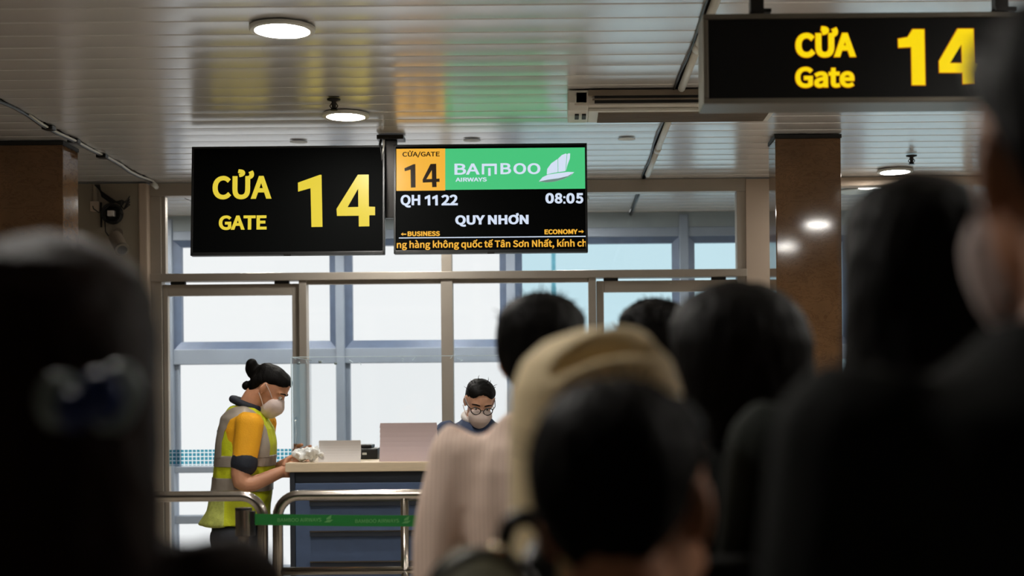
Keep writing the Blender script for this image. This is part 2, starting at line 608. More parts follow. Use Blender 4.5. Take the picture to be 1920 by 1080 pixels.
def door(name, x0, x1, glass_l, glass_r, handle_x):
    d = empty(name, ((x0 + x1) / 2, WALL, 0)); d['kind'] = 'structure'
    c = (x0 + x1) / 2
    bar('stile', d, 'frame', x0 - c, glass_l - c, 0.01, 2.225, 0.05)
    bar('stile', d, 'frame', glass_r - c, x1 - c, 0.01, 2.225, 0.05)
    bar('top_rail', d, 'frame', glass_l - c, glass_r - c, 2.147, 2.225, 0.05)
    bar('bottom_rail', d, 'frame', glass_l - c, glass_r - c, 0.01, 0.14, 0.05)
    bar('pane', d, 'glass', glass_l - c, glass_r - c, 0.14, 2.147, 0.008, bevel=0)
    bar('square_film', d, 'film', glass_l - c, glass_r - c, 0.979, 1.089, 0.002, -0.012, bevel=0)
    for hx in (x0 + 0.10, x1 - 0.12):
        bar('hinge', d, 'gasket', hx - 0.05 - c, hx + 0.05 - c, 2.225, 2.245, 0.04)
    h = MB().tube([(handle_x - c, -0.025, 0.9), (handle_x - c, -0.07, 0.92), (handle_x - c, -0.07, 1.28), (handle_x - c, -0.025, 1.3)], 0.011).build('pull_handle', 'steel', d, smooth=True)
    return d


door('door_1', -2.722, -1.788, -2.69, -1.836, -1.815)
door('door_2', 0.257, 1.219, 0.307, 1.165, 0.28)

# plaster walls beside the partition
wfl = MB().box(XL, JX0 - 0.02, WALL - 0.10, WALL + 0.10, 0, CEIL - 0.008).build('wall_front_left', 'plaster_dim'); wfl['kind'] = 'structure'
MB().box(JX0 - 0.06, JX0, WALL - 0.115, WALL + 0.115, 0, CEIL - 0.01).build('lit_corner_strip', 'plaster', wfl, bevel=0.01)  # wall corner in the lighter plaster, its edge highlight put into the colour
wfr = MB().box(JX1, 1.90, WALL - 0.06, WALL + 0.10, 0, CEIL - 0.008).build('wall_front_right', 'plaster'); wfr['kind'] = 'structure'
# the partition goes on behind the right column
win3 = empty('window_3', (1.9, WALL, 0)); win3['kind'] = 'structure'
bar('header', win3, 'plaster', 0, XR - 1.9, 2.86, CEIL - 0.002, 0.12)
bar('sill', win3, 'frame', 0, XR - 1.9, 0, 0.12, 0.1)
for k in range(4):
    bar('mullion', win3, 'frame', 1.02 * k + 0.9, 1.02 * k + 0.95, 0.12, 2.86, 0.08)
    bar('pane', win3, 'glass', 1.02 * k - 0.07 if k else 0, 1.02 * k + 0.9, 0.12, 2.86, 0.008, bevel=0)

# outer glazing of the walkway
win2 = empty('window_2', (0, OUT, 0)); win2['kind'] = 'structure'
bar('fascia', win2, 'fascia', XL, XR, 2.80, CEIL, 0.06, -0.03, bevel=0)
bar('head_rail', win2, 'frame_out', XL, XR, 2.725, 2.80, 0.12, bevel=0.006)
bar('transom', win2, 'frame_out', XL, XR, 1.72, 1.842, 0.12, bevel=0.006)
bar('low_rail', win2, 'frame_out', XL, XR, 0.842, 0.892, 0.12, bevel=0.006)
bar('foot_rail', win2, 'frame_out', XL, XR, 0.43, 0.495, 0.12, bevel=0.006)
bar('sill', win2, 'frame_out', XL, XR, 0, 0.08, 0.14, bevel=0.006)
mull = [-3.16 - 1.39 * k for k in (2, 1)] + [-3.16, -1.773, -0.391, 1.012, 2.40, 3.79, 5.18]
for mx in mull:
    bar('mullion', win2, 'frame_out', mx - 0.036, mx + 0.036, 0, CEIL - 0.02, 0.16, bevel=0.008)
edges = [XL] + mull + [XR]
for i in range(len(edges) - 1):
    a, b = edges[i] + 0.036, edges[i + 1] - 0.036
    g = 'glass_blue' if edges[i] > -0.5 else 'glass'
    # bevelled opening sash of the upper light: four mitred members
    for (x0, x1, z0, z1, kind) in ((a, a + 0.055, 1.842, 2.725, 'l'), (b - 0.055, b, 1.842, 2.725, 'r'), (a, b, 1.842, 1.905, 'b'), (a, b, 2.675, 2.725, 't')):
        w = 0.055
        if kind == 'l': poly = [(x0, z0), (x0 + w, z0 + 0.063), (x0 + w, z1 - 0.05), (x0, z1)]
        if kind == 'r': poly = [(x1, z0), (x1, z1), (x1 - w, z1 - 0.05), (x1 - w, z0 + 0.063)]
        if kind == 'b': poly = [(x0, z0), (x1, z0), (x1 - w, z1), (x0 + w, z1)]
        if kind == 't': poly = [(x0, z1), (x0 + w, z0), (x1 - w, z0), (x1, z1)]
        mb = MB(); n = 4
        fr = {'l': (0, 3), 'r': (0, 1), 'b': (0, 1), 't': (0, 3)}[kind]      # outer edge stands proud
        vs = [(x, -0.045 if q in fr else -0.012, z) for q, (x, z) in enumerate(poly)] + [(x, 0.05, z) for x, z in poly]
        mb.add(vs, [(3, 2, 1, 0), (4, 5, 6, 7)] + [(q, (q + 1) % 4, 4 + (q + 1) % 4, 4 + q) for q in range(4)])
        mb.build('sash_member', 'sash', win2)
    bar('pane', win2, g, a + 0.05, b - 0.05, 1.90, 2.68, 0.01, 0.02, bevel=0)
    bar('bead', win2, 'frame_out', a, a + 0.035, 0.892, 1.72, 0.05, bevel=0.004)
    bar('pane', win2, g, a + 0.03, b, 0.892, 1.72, 0.01, 0.02, bevel=0)
    bar('pane', win2, g, a, b, 0.495, 0.842, 0.01, 0.02, bevel=0)
    bar('pane', win2, g, a, b, 0.08, 0.43, 0.01, 0.02, bevel=0)


# marble columns
def column(x0, x1, label):
    c = empty('marble_column', ((x0 + x1) / 2, 8.26, 0))
    w = (x1 - x0) / 2
    MB().box(-w, w, -0.13, 0.13, 0, 2.895).build('shaft', 'marble', c, bevel=0.006)
    MB().box(-w - 0.004, w + 0.004, -0.134, 0.134, 2.895, CEIL - 0.004).build('shadow_gap', 'gasket', c)
    MB().box(-w - 0.012, w + 0.012, -0.142, 0.142, 0.0, 0.12).build('plinth', 'marble', c, bevel=0.004)
    return tag(c, label, 'column')


column(-3.30, -2.83, 'brown marble column at the left edge behind the dark head')
column(1.243, 1.618, 'brown marble column below the backlit gate sign on the right')


# ------------------------------------------------------------------ things on the ceiling
def ceiling_light(x, y, label, r=0.131):
    o = empty('ceiling_light', (x, y, CEIL - 0.004))
    MB().lathe([(r - 0.02, 0.0), (r, 0.0), (r, -0.012), (r - 0.004, -0.016), (r - 0.022, -0.016), (r - 0.022, -0.010), (r - 0.03, -0.008)], n=48).build('rim', 'white_plastic', o, smooth=False)
    MB().lathe([(0.001, -0.006), (r - 0.021, -0.006), (r - 0.021, -0.0135), (0.001, -0.014)], n=48).build('diffuser', 'lamp', o)
    return tag(o, label, 'ceiling light', 'round panel lights on the slatted ceiling')


ceiling_light(-1.10, 5.7, 'round ceiling light nearest the camera, above the left gate sign')
ceiling_light(-1.108, 7.44, 'round ceiling light just above the top right corner of the left gate sign', 0.122)
ceiling_light(2.24, 9.45, 'small round ceiling light right of the marble column', 0.118)
for (x, y) in ((-1.1, 3.96), (-1.1, 2.2), (2.24, 2.2), (-1.1, 9.2), (2.24, 3.96), (2.24, 5.7), (4.6, 3.96), (4.6, 5.7), (4.6, 7.44)):  # unseen lights added to brighten the hall and the queue
    ceiling_light(x, y, 'unseen round ceiling light added to brighten the hall')


for x in (-4.9, -3.5, -2.25, -1.0, 0.1):  # lights added out of sight to brighten the outer window frames
    ceiling_light(x, 10.65, 'unseen round light added to brighten the walkway frames, hidden by the gate displays')
for x in (2.9, 4.3, 5.5):  # more added lights for the outer frames on the right
    ceiling_light(x, 10.65, 'round light added to brighten the walkway frames right of the marble column')


def sprinkler(x, y, label):
    o = empty('sprinkler', (x, y, CEIL - 0.006))
    MB().lathe([(0.004, 0.0), (0.035, -0.001), (0.032, -0.008), (0.012, -0.013), (0.010, -0.05), (0.004, -0.052)], n=20).build('body', 'dark_metal', o, smooth=True)
    MB().lathe([(0.002, -0.052), (0.018, -0.053), (0.018, -0.057), (0.002, -0.058)], n=16).build('deflector', 'dark_metal', o)
    for s in (-1, 1):
        MB().tube([(s * 0.009, 0, -0.02), (s * 0.02, 0, -0.035), (s * 0.006, 0, -0.055)], 0.003, 6).build('yoke_arm', 'dark_metal', o)
    return tag(o, label, 'sprinkler', 'ceiling sprinklers')


sprinkler(-1.108, 7.05, 'small dark sprinkler hanging beside the ceiling light over the gate signs')
sprinkler(2.20, 8.85, 'small dark sprinkler on the ceiling right of the marble column')

for px, lab in ((560, 'above the left gate sign'), (885, 'above the flight display'), (1175, 'between flight display and air conditioner')):
    x, _ = at(px, 262, 8.22)
    o = empty('ceiling_speaker', (x, 8.22, CEIL - 0.004))
    MB().lathe([(0.01, 0), (0.045, 0.0), (0.045, -0.002), (0.036, -0.004), (0.01, -0.0045)], n=24).build('grille', 'white_plastic', o, smooth=True)
    MB().lathe([(0.045, 0.001), (0.05, 0.0), (0.05, -0.002), (0.045, -0.003)], n=24).build('trim_ring', 'white_plastic', o)
    tag(o, 'small flush white ceiling disc ' + lab, 'ceiling disc', 'flush ceiling discs')

x, _ = at(1605, 365, 10.4)
o = empty('unlit_fixture', (x, 10.4, CEIL - 0.004))  # unlit round light fixture on the walkway ceiling
MB().lathe([(0.11, 0.0), (0.13, 0.0), (0.13, -0.006), (0.11, -0.01)], n=36).build('rim', 'white_plastic', o)
MB().lathe([(0.02, 0.0), (0.11, -0.001), (0.105, -0.006), (0.02, -0.007)], n=36).build('diffuser', 'ac_grey', o)
tag(o, 'round grey unlit vent on the walkway ceiling right of the marble column', 'fixture')

# conduit in the joint on the right: white pipe pieces and black cable
cd = empty('ceiling_conduit', (JR, 0, CEIL))
for (a, b) in ((4.35, 5.15), (5.2, 6.0), (6.05, 6.85), (7.45, 8.5), (8.54, 9.5)):
    MB().tube([(0.012, a, -0.012), (0.012, b, -0.012)], 0.018).build('pipe', 'white_plastic', cd, smooth=True)
for yy in (5.18, 6.03, 8.52):
    MB().tube([(0.012, yy - 0.05, -0.014), (0.012, yy + 0.05, -0.014)], 0.021).build('coupling', 'white_plastic', cd, smooth=True)
pts = [(-0.016 + 0.006 * math.sin(k * 1.3), 4.2 + k * 0.3, -0.008 - 0.004 * math.sin(k * 2.1)) for k in range(19)]
MB().tube(pts, 0.005, 8).build('cable', 'black', cd, smooth=True)
tag(cd, 'white conduit and black cable running along the ceiling joint behind the backlit sign', 'conduit')
cd2 = empty('ceiling_conduit', (JR, WALL, CEIL))
MB().box(-0.012, 0.012, 0.12, OUT - WALL - 0.06, -0.018, -0.004).build('cover_strip', 'dark_metal', cd2)
MB().tube([(0.0, 0.12, -0.022), (0.0, OUT - WALL - 0.06, -0.022)], 0.008, 8).build('cable', 'black', cd2, smooth=True)
tag(cd2, 'dark cable strip on the walkway ceiling behind the glass', 'conduit')

cb = empty('ceiling_cable', (JL, 0, CEIL))
pts = [(0.01 * math.sin(k * 1.7), 5.4 + k * 0.22, -0.012 - 0.006 * math.cos(k * 1.1)) for k in range(20)] + [(0.02, 9.66, -0.03)]
MB().tube(pts, 0.009, 8).build('cable', 'black', cb, smooth=True)
MB().tube([(p[0] + 0.012, p[1], p[2] + 0.002) for p in pts[9:]], 0.006, 8).build('light_cable', 'white_plastic', cb, smooth=True)
MB().tube([(0.02, 9.60, -0.03), (0.025, 9.67, -0.04)], 0.016, 10).build('cable_end', 'white_plastic', cb, smooth=True)
for yy in (7.7, 8.1, 8.6):
    MB().box(-0.03, 0.03, yy - 0.03, yy + 0.03, -0.024, 0.0).build('tape_patch', 'black', cb, bevel=0.006)
tag(cb, 'thin black and white cable along the ceiling on the left', 'cable')

# suspended air conditioner
ac = empty('air_conditioner', (0.55, 6.9, CEIL - 0.005))
xa, xb = -0.50, 0.52
MB().box(xa + 0.03, xb, 0.0, 0.36, -0.075, 0.0).build('casing', 'ac_body', ac, bevel=0.012)
cap = MB().prism([(0, 0)], 0, 0) if False else MB()
prof = [(0.0, 0.0), (0.0, -0.06), (0.02, -0.095), (0.10, -0.105), (0.30, -0.10), (0.37, -0.07), (0.37, 0.0)]
mb = MB(); mb.rings([[Vector((x, y, z)) for y, z in prof] for x in (xa, xa + 0.03, xa + 0.10)]); mb.build('end_cap', 'white_plastic', ac, bevel=0.008)
MB().box(xa + 0.13, xb - 0.02, -0.008, 0.02, -0.066, -0.030).build('outlet_slot', 'gasket', ac)
MB().box(xa + 0.10, xb, -0.012, 0.03, -0.030, -0.002).build('shaded_front_band', 'ac_grey', ac, bevel=0.004)  # darker strip, the shade of the backlit front put into its colour
MB().box(xa + 0.12, xb - 0.02, -0.014, 0.012, -0.052, -0.044).build('louvre', 'ac_grey', ac, bevel=0.002)
MB().box(xa + 0.10, xb, 0.06, 0.345, -0.092, -0.075).build('intake_frame', 'white_plastic', ac, bevel=0.006)
MB().box(xa + 0.15, xb - 0.03, 0.09, 0.32, -0.097, -0.088).build('intake_grille', 'ac_grey', ac)
for k in range(9):
    MB().box(xa + 0.15, xb - 0.03, 0.10 + k * 0.025, 0.106 + k * 0.025, -0.101, -0.096).build('grille_bar', 'ac_grey', ac)
for k in range(2):
    MB().box(xa + 0.035 + k * 0.035, xa + 0.055 + k * 0.035, 0.07, 0.17, -0.110, -0.10).build('side_vent', 'gasket', ac)
tag(ac, 'white and taupe air conditioner hung under the ceiling beside the backlit sign', 'air conditioner')


# ------------------------------------------------------------------ gate displays on the pole
def outlined(o):
    return o


def display(cx, cz, label, px0, px1, py0, py1):
    """a hanging flat screen; returns it and a function that turns crop pixels into its own x,z"""
    s = empty('gate_display', (cx, 8.0, cz))
    s.rotation_euler = (R(-5), 0, 0)
    W_, H_ = 1.088, 0.622
    MB().box(-W_ / 2, W_ / 2, 0.0, 0.035, -H_ / 2, H_ / 2).build('casing', 'black', s, bevel=0.006)
    MB().box(-W_ / 2 + 0.12, W_ / 2 - 0.12, 0.035, 0.06, -H_ / 2 + 0.06, H_ / 2 - 0.1).build('back_cover', 'black', s, bevel=0.008)
    b = 0.012
    for nm, q in (('bezel', (-W_ / 2, W_ / 2, H_ / 2 - b, H_ / 2)), ('bezel', (-W_ / 2, W_ / 2, -H_ / 2, -H_ / 2 + b + 0.006)), ('bezel', (-W_ / 2, -W_ / 2 + b, -H_ / 2, H_ / 2)), ('bezel', (W_ / 2 - b, W_ / 2, -H_ / 2, H_ / 2))):
        MB().box(q[0], q[1], -0.009, 0.002, q[2], q[3]).build(nm, 'black', s, bevel=0.002)
    MB().box(-W_ / 2 + b, W_ / 2 - b, -0.002, 0.001, -H_ / 2 + b, H_ / 2 - b).build('screen', 'scr_black', s)
    MB().box(-0.02, 0.02, -0.012, 0.0, -H_ / 2 - 0.006, -H_ / 2 + 0.008).build('logo_tab', 'dark_metal', s, bevel=0.002)
    tag(s, label, 'display')
    kx = W_ / (px1 - px0)
    kz = H_ / (py1 - py0)
    def q(x, y):
        y = y + 0.0095 * (x - px0)
        return -W_ / 2 + (x - px0) * kx, H_ / 2 - (y - py0) * kz
    return s, q


def lettering(parent, q, body, x0, x1, y0, y1, mat, bold=0.0, y=-0.0025, name='lettering', depth=0.0012):
    xm = (x0 + x1) / 2
    a, zt = q(xm, y0); _, zb = q(xm, y1)
    xa_, _ = q(x0, y0); xb_, _ = q(x1, y0)
    o = put(name, text_mesh(body, (xa_, xb_, zb, zt), bold, depth), mat, parent)
    o.location = (0, y, 0)
    return o


tv1, q1 = display(at(540.3, 376, 8)[0], 2.546, 'black gate display with yellow letters hanging left of the flight display', 75, 1728, 95 + 4, 1032)
lettering(tv1, q1, 'CỬA', 255, 760, 290, 548, 'scr_yellow', 0.028)
lettering(tv1, q1, 'GATE', 312, 720, 685, 810, 'scr_yellow', 0.03)


def digits(parent, q, one, four, mat, y, d, name='digit'):
    MB().prism([q(*p) for p in one], y - d, y).build(name, mat, parent)
    # the four: a frame of quads round its open counter
    o, i_ = four
    mb = MB()
    pts = [q(*p) for p in o]
    hole = [q(*p) for p in i_]
    bm = bmesh.new()
    ov = [bm.verts.new((x, y, z)) for x, z in pts]; hv = [bm.verts.new((x, y, z)) for x, z in hole]
    es = [bm.edges.new((ov[k], ov[(k + 1) % len(ov)])) for k in range(len(ov))] + [bm.edges.new((hv[k], hv[(k + 1) % len(hv)])) for k in range(len(hv))]
    bmesh.ops.triangle_fill(bm, use_beauty=True, use_dissolve=False, edges=es)
    g = bmesh.ops.extrude_face_region(bm, geom=list(bm.faces))
    for e in g['geom']:
        if isinstance(e, bmesh.types.BMVert): e.co.y -= d
    bmesh.ops.recalc_face_normals(bm, faces=bm.faces)
    me = bpy.data.meshes.new(name); bm.to_mesh(me); bm.free()
    put(name, me, mat, parent)


digits(tv1, q1, [(985, 405), (1170, 338), (1186, 338), (1197, 783), (1103, 785), (1093, 452), (987, 482)],
       ([(1497, 336), (1590, 335), (1592, 610), (1645, 612), (1645, 684), (1596, 684), (1597, 778), (1507, 780), (1506, 688), (1320, 690), (1316, 630)], [(1410, 615), (1502, 613), (1500, 456)]), 'scr_yellow', -0.0025, 0.0012)

tv2, q2 = display(at(920, 372, 8)[0], 2.548, 'flight information display with green airline banner hanging on the ceiling pole', 75, 1725, 79, 1030)


def panel(parent, q, x0, x1, y0, y1, mat, name, y=-0.0025):
    xm = (x0 + x1) / 2
    a, zt = q(xm, y0); _, zb = q(xm, y1)
    return MB().box(q(x0, y0)[0], q(x1, y0)[0], y, y + 0.001, zb, zt).build(name, mat, parent)


panel(tv2, q2, 96, 513, 112, 480, 'scr_amber', 'gate_panel')
panel(tv2, q2, 513, 1708, 106, 467, 'scr_green', 'airline_panel')
lettering(tv2, q2, 'CỬA/GATE', 148, 466, 128, 190, 'scr_dark', 0.02, -0.0036)
digits(tv2, q2, [(165, 285), (240, 250), (258, 248), (260, 452), (220, 454), (217, 296), (168, 310)],
       ([(388, 247), (436, 245), (438, 376), (464, 375), (465, 403), (438, 404), (440, 448), (402, 450), (400, 406), (322, 410), (320, 384)], [(352, 380), (400, 378), (399, 300)]), 'scr_dark', -0.0036, 0.0012)
lettering(tv2, q2, 'BA', 592, 808, 243, 340, 'scr_white', 0.018, -0.0036)
for ch, xa_, xb_ in (('B', 985, 1076), ('O', 1096, 1204), ('O', 1216, 1326)):
    lettering(tv2, q2, ch, xa_, xb_, 239, 336, 'scr_white', 0.02, -0.0036)
mm = MB()
for (x0, x1, y0, y1) in ((826, 954, 244, 264), (826, 846, 244, 337), (934, 954, 244, 337), (880, 901, 282, 350)):
    a, zt = q2(890, y0); _, zb = q2(890, y1)
    mm.box(q2(x0, y0)[0], q2(x1, y0)[0], -0.0048, -0.0036, zb, zt)
mm.build('letter_m', 'scr_white', tv2)
lettering(tv2, q2, 'AIRWAYS', 600, 868, 365, 401, 'scr_white', 0.025, -0.0036)
emb = MB().prism([q2(*p) for p in [(1312, 400), (1345, 362), (1390, 340), (1480, 325), (1560, 316), (1614, 318), (1580, 350), (1520, 380), (1450, 400), (1380, 408)][::-1]], -0.0048, -0.0036).build('emblem_hull', 'scr_white', tv2)
MB().prism([q2(*p) for p in [(1312, 400), (1390, 384), (1480, 372), (1560, 352), (1600, 328), (1580, 350), (1520, 380), (1450, 400), (1380, 408)][::-1]], -0.0054, -0.0046).build('hull_shade', 'scr_shadow', emb)
for poly in ([(1380, 338), (1384, 290), (1420, 240), (1474, 202), (1474, 318), (1430, 326)], [(1478, 318), (1478, 200), (1510, 168), (1545, 154), (1552, 160), (1540, 308)], [(1545, 306), (1556, 160), (1566, 153), (1582, 154), (1578, 200), (1556, 260)]):
    MB().prism([q2(*p) for p in poly[::-1]], -0.0048, -0.0036).build('emblem_sail', 'scr_white', tv2)
lettering(tv2, q2, 'QH', 132, 300, 516, 628, 'scr_white', 0.03)
lettering(tv2, q2, '22', 478, 620, 515, 608, 'scr_white', 0.03)
for xo in (338, 402):
    MB().prism([q2(*p) for p in ((xo, 536), (xo + 36, 518), (xo + 46, 518), (xo + 48, 608), (xo + 26, 609), (xo + 25, 548), (xo + 1, 556))], -0.0037, -0.0025).build('digit', 'scr_white', tv2)
for ch, xa_, xb_ in (('0', 1367, 1440), ('8', 1446, 1512), ('0', 1545, 1616), ('5', 1624, 1690)):
    lettering(tv2, q2, ch, xa_, xb_, 500, 592, 'scr_white', 0.034)
for yy in (528, 575):
    panel(tv2, q2, 1520, 1537, yy, yy + 17, 'scr_white', 'lettering')
lettering(tv2, q2, 'QUY NHƠN', 598, 1222, 676, 792, 'scr_white', 0.034)
lettering(tv2, q2, 'BUSINESS', 192, 467, 834, 877, 'scr_amber', 0.034)
lettering(tv2, q2, 'ECONOMY', 1357, 1640, 816, 859, 'scr_amber', 0.034)
for (x0, x1, yc, d) in ((135, 181, 860, -1), (1646, 1692, 836, 1)):
    mb = MB()
    tip, tail = (x0, x1) if d < 0 else (x1, x0)
    mb.prism([q2(tip, yc), q2(tip - d * 20, yc - 16), q2(tip - d * 14, yc - 5), q2(tail, yc - 5), q2(tail, yc + 5), q2(tip - d * 14, yc + 5), q2(tip - d * 20, yc + 16)], -0.0037, -0.0025)
    mb.build('arrow', 'scr_amber', tv2)
panel(tv2, q2, 118, 1712, 881, 889, 'scr_white', 'rule')
lettering(tv2, q2, 'ng hàng không quốc tế Tân Sơn Nhất, kính ch', 100, 1716, 903, 992, 'scr_amber', 0.02)

pole = empty('display_pole', (-0.945, 8.07, 0))
MB().box(-0.034, 0.034, -0.02, 0.02, 2.45, CEIL - 0.03).build('post', 'dark_metal', pole, bevel=0.003)
MB().box(-0.075, 0.075, -0.06, 0.06, CEIL - 0.03, CEIL - 0.006).build('ceiling_plate', 'dark_metal', pole, bevel=0.003)
MB().box(-0.95, 0.95, -0.006, 0.02, 2.50, 2.55).build('crossbar', 'dark_metal', pole, bevel=0.003)
MB().tube([(-0.05, -0.03, CEIL - 0.01), (-0.058, -0.05, 2.86), (-0.047, -0.05, 2.80), (-0.055, -0.03, 2.66), (-0.05, -0.02, 2.5)], 0.007, 8).build('cable', 'black', pole, smooth=True)
MB().tube([(-0.038, -0.03, CEIL - 0.01), (-0.036, -0.05, 2.86), (-0.042, -0.05, 2.80), (-0.036, -0.03, 2.66)], 0.006, 8).build('light_cable', 'white_plastic', pole, smooth=True)
tag(pole, 'black ceiling pole with cables that carries the two gate displays', 'display pole')

# ------------------------------------------------------------------ backlit gate sign on the right
YS = 4.6
lx, lz1 = at(1317, 28, YS); _, lz0 = at(1317, 196, YS)
sg = empty('backlit_gate_sign', (lx, YS, lz0))
SW, SH = 1.30, lz1 - lz0
MB().box(0.0, SW, 0.0, 0.15, 0.0, SH).build('light_box', 'signframe', sg, bevel=0.004)
b = 0.017
for q in ((0, SW, 0, b), (0, SW, SH - b, SH), (0, b, b, SH - b), (SW - b, SW, b, SH - b)):
    MB().box(q[0], q[1], -0.012, 0.002, q[2], q[3]).build('frame_bar', 'signframe', sg, bevel=0.003)
MB().box(b, SW - b, -0.004, 0.001, b, SH - b).build('sign_face', 'signface', sg)


def qs(x, y):
    X, Z = at(1280 + x / 3, y / 3, YS)
    return X - lx, Z - lz0


for body, x0, x1, y0, y1, bo in (('CỬA', 632, 972, 150, 325, 0.036), ('Gate', 632, 963, 378, 495, 0.028)):
    lettering(sg, qs, body, x0 - 3, x1 + 3, y0 - 3, y1 + 3, 'box_orange', bo + 0.012, -0.0045, 'letter_glow_edge', 0.0006)
    lettering(sg, qs, body, x0, x1, y0, y1, 'box_yellow', bo, -0.0056, 'lettering', 0.0008)
for grow, mt_, yy in ((4, 'box_orange', -0.0045), (0, 'box_yellow', -0.0052)):
    g = grow
    digits(sg, qs, [(1210 - g, 222 - g), (1262, 212 - g), (1292 - g, 168 - g), (1356 + g, 168 - g), (1362 + g, 480 + g), (1288 - g, 480 + g), (1284 - g, 266 + g), (1212 - g, 270 + g)],
           ([(1545 - g, 165 - g), (1632 + g, 165 - g), (1636 + g, 358 - g), (1668 + g, 358 - g), (1668 + g, 405 + g), (1634 + g, 407 + g), (1634 + g, 472 + g), (1572 - g, 474 + g), (1570 - g, 410 + g), (1442 - g, 410 + g), (1440 - g, 345)], [(1500 + g, 358 - g), (1568 - g, 358 - g), (1566 - g, 250 + g)]), mt_, yy, 0.0007, 'digit' if g == 0 else 'digit_glow_edge')
for hx in (0.185, 0.985):
    MB().box(hx - 0.022, hx + 0.022, 0.05, 0.095, SH, CEIL - lz0 - 0.005).build('hanger', 'dark_metal', sg, bevel=0.003)
    MB().box(hx - 0.022, hx + 0.045, 0.045, 0.1, SH + 0.02, SH + 0.032).build('hanger_bracket', 'dark_metal', sg)
tag(sg, 'long black sign with bright backlit yellow letters hanging top right', 'gate sign')

# ------------------------------------------------------------------ fittings on the left wall
yw = WALL - 0.10
x, z = at(213, 402, yw)
co = empty('cable_coil', (x, yw, z))
for k in range(7):
    rr = 0.066 - 0.004 * (k % 3)
    MB().tube([(rr * math.cos(t * 0.3927), -0.012 - 0.007 * k, rr * math.sin(t * 0.3927)) for t in range(17)], 0.006, 6).build('cable_loop', 'black', co, smooth=True)
MB().box(-0.05, 0.05, -0.022, 0, -0.05, 0.05).build('reel_plate', 'black', co, bevel=0.01)
MB().box(-0.022, 0.022, -0.068, -0.02, -0.018, 0.018).build('paper_tag', 'paper', co, bevel=0.002)
for k in range(4):
    MB().tube([(-0.09 - 0.01 * k, -0.02, 0.20), (-0.07, -0.03, 0.12 + 0.01 * k), (0.0, -0.045, 0.07 + 0.01 * k), (0.07, -0.04, 0.09 - 0.012 * k), (0.12, -0.03, 0.06 + 0.02 * k), (0.08, -0.03, 0.03), (0.06, -0.04, 0.055)], 0.005, 6).build('cable_tangle', 'black', co, smooth=True)
MB().tube([(-0.055, -0.02, -0.04), (-0.05, -0.02, -0.12), (0.0, -0.02, -0.19)], 0.004, 6).build('cable', 'black', co, smooth=True)
tag(co, 'black cable coil with white tag hanging on the beige wall', 'cable coil')

x, z = at(180, 388, yw)
jb = empty('junction_box', (x, yw, z))
MB().box(-0.03, 0.03, -0.035, 0, -0.035, 0.035).build('box', 'plaster', jb, bevel=0.005)
MB().box(-0.013, 0.013, -0.02, 0, 0.035, 0.155).build('conduit', 'plaster_dim', jb, bevel=0.003)
MB().tube([(-0.01, -0.036, 0.0), (0.0, -0.05, -0.02), (0.035, -0.04, -0.045)], 0.004, 6).build('wire', 'black', jb, smooth=True)
MB().box(0.032, 0.042, -0.012, 0, -0.14, 0.03).build('cable_clip', 'dark_metal', jb, bevel=0.002)
tag(jb, 'small cream junction box on the wall beside the cable coil', 'junction box')

x, z = at(236, 462, yw)
sc = empty('security_camera', (x, yw, z))
d = Vector((0.09, -0.12, -0.12)).normalized()
mb = MB(); a = Vector((-0.05, -0.07, 0.06))
mb.tube([a, a + d * 0.15], 0.046, 20); mb.build('body', 'ac_grey', sc, smooth=False)
MB().tube([a + d * 0.15, a + d * 0.165], 0.05, 20).build('front_ring', 'signframe', sc)
MB().tube([a + d * 0.163, a + d * 0.168], 0.034, 20).build('lens', 'black', sc)
MB().tube([(-0.05, 0, 0.09), (-0.05, -0.05, 0.08), tuple(a + d * 0.02)], 0.014, 8).build('bracket', 'ac_grey', sc, smooth=True)
MB().lathe([(0.01, 0), (0.035, 0), (0.035, 0.012), (0.01, 0.013)], (0, 0, 0), 20).build('base', 'ac_grey', sc).matrix_basis = Matrix.Translation((-0.05, -0.0, 0.09)) @ Matrix.Rotation(R(90), 4, 'X')
tag(sc, 'grey tube shaped camera on the beige wall below the cable coil', 'camera')

# a pale mast on the apron outside
mx_, mz_ = at(1038, 515, 17)
ms = empty('apron_mast', (mx_, 17, -4))
MB().lathe([(0.03, 0), (0.035, 0.1), (0.026, 7.2), (0.024, 7.25)], n=16).build('pole', 'mast', ms, smooth=True)
MB().box(-0.05, 0.05, -0.05, 0.05, 7.22, 7.3).build('cap', 'mast', ms, bevel=0.01)
MB().lathe([(0.12, -0.05), (0.12, 0.0), (0.1, 0.03), (0.03, 0.03)], n=16).build('base_plate', 'mast', ms)
tag(ms, 'thin pale teal mast outside the windows above the dark head', 'mast')

# ------------------------------------------------------------------ counter and what stands on it
YC = 6.2
ct = empty('gate_counter', (-0.42, YC, 0))
X0, X1 = -1.195 + 0.42, 0.36 + 0.42
TOP = 1.149
MB().box(X0 + 0.012, X1 - 0.012, 0.03, 0.62, 0.08, TOP - 0.041).build('cabinet', 'counter_dark', ct)
MB().box(X0 + 0.035, X1 - 0.02, 0.012, 0.03, 0.09, TOP - 0.09).build('front_panel', 'counter_blue', ct, bevel=0.003)
MB().box(X0 + 0.012, X0 + 0.034, 0.008, 0.03, 0.08, TOP - 0.042).build('edge_strip', 'counter_dark', ct, bevel=0.002)
MB().box(X0 - 0.006, X1 + 0.006, 0.0, 0.66, TOP - 0.041, TOP).build('worktop', 'counter_top', ct, bevel=0.004)
MB().box(X0 + 0.03, X1 - 0.03, 0.06, 0.60, 0.0, 0.08).build('plinth', 'counter_dark', ct)
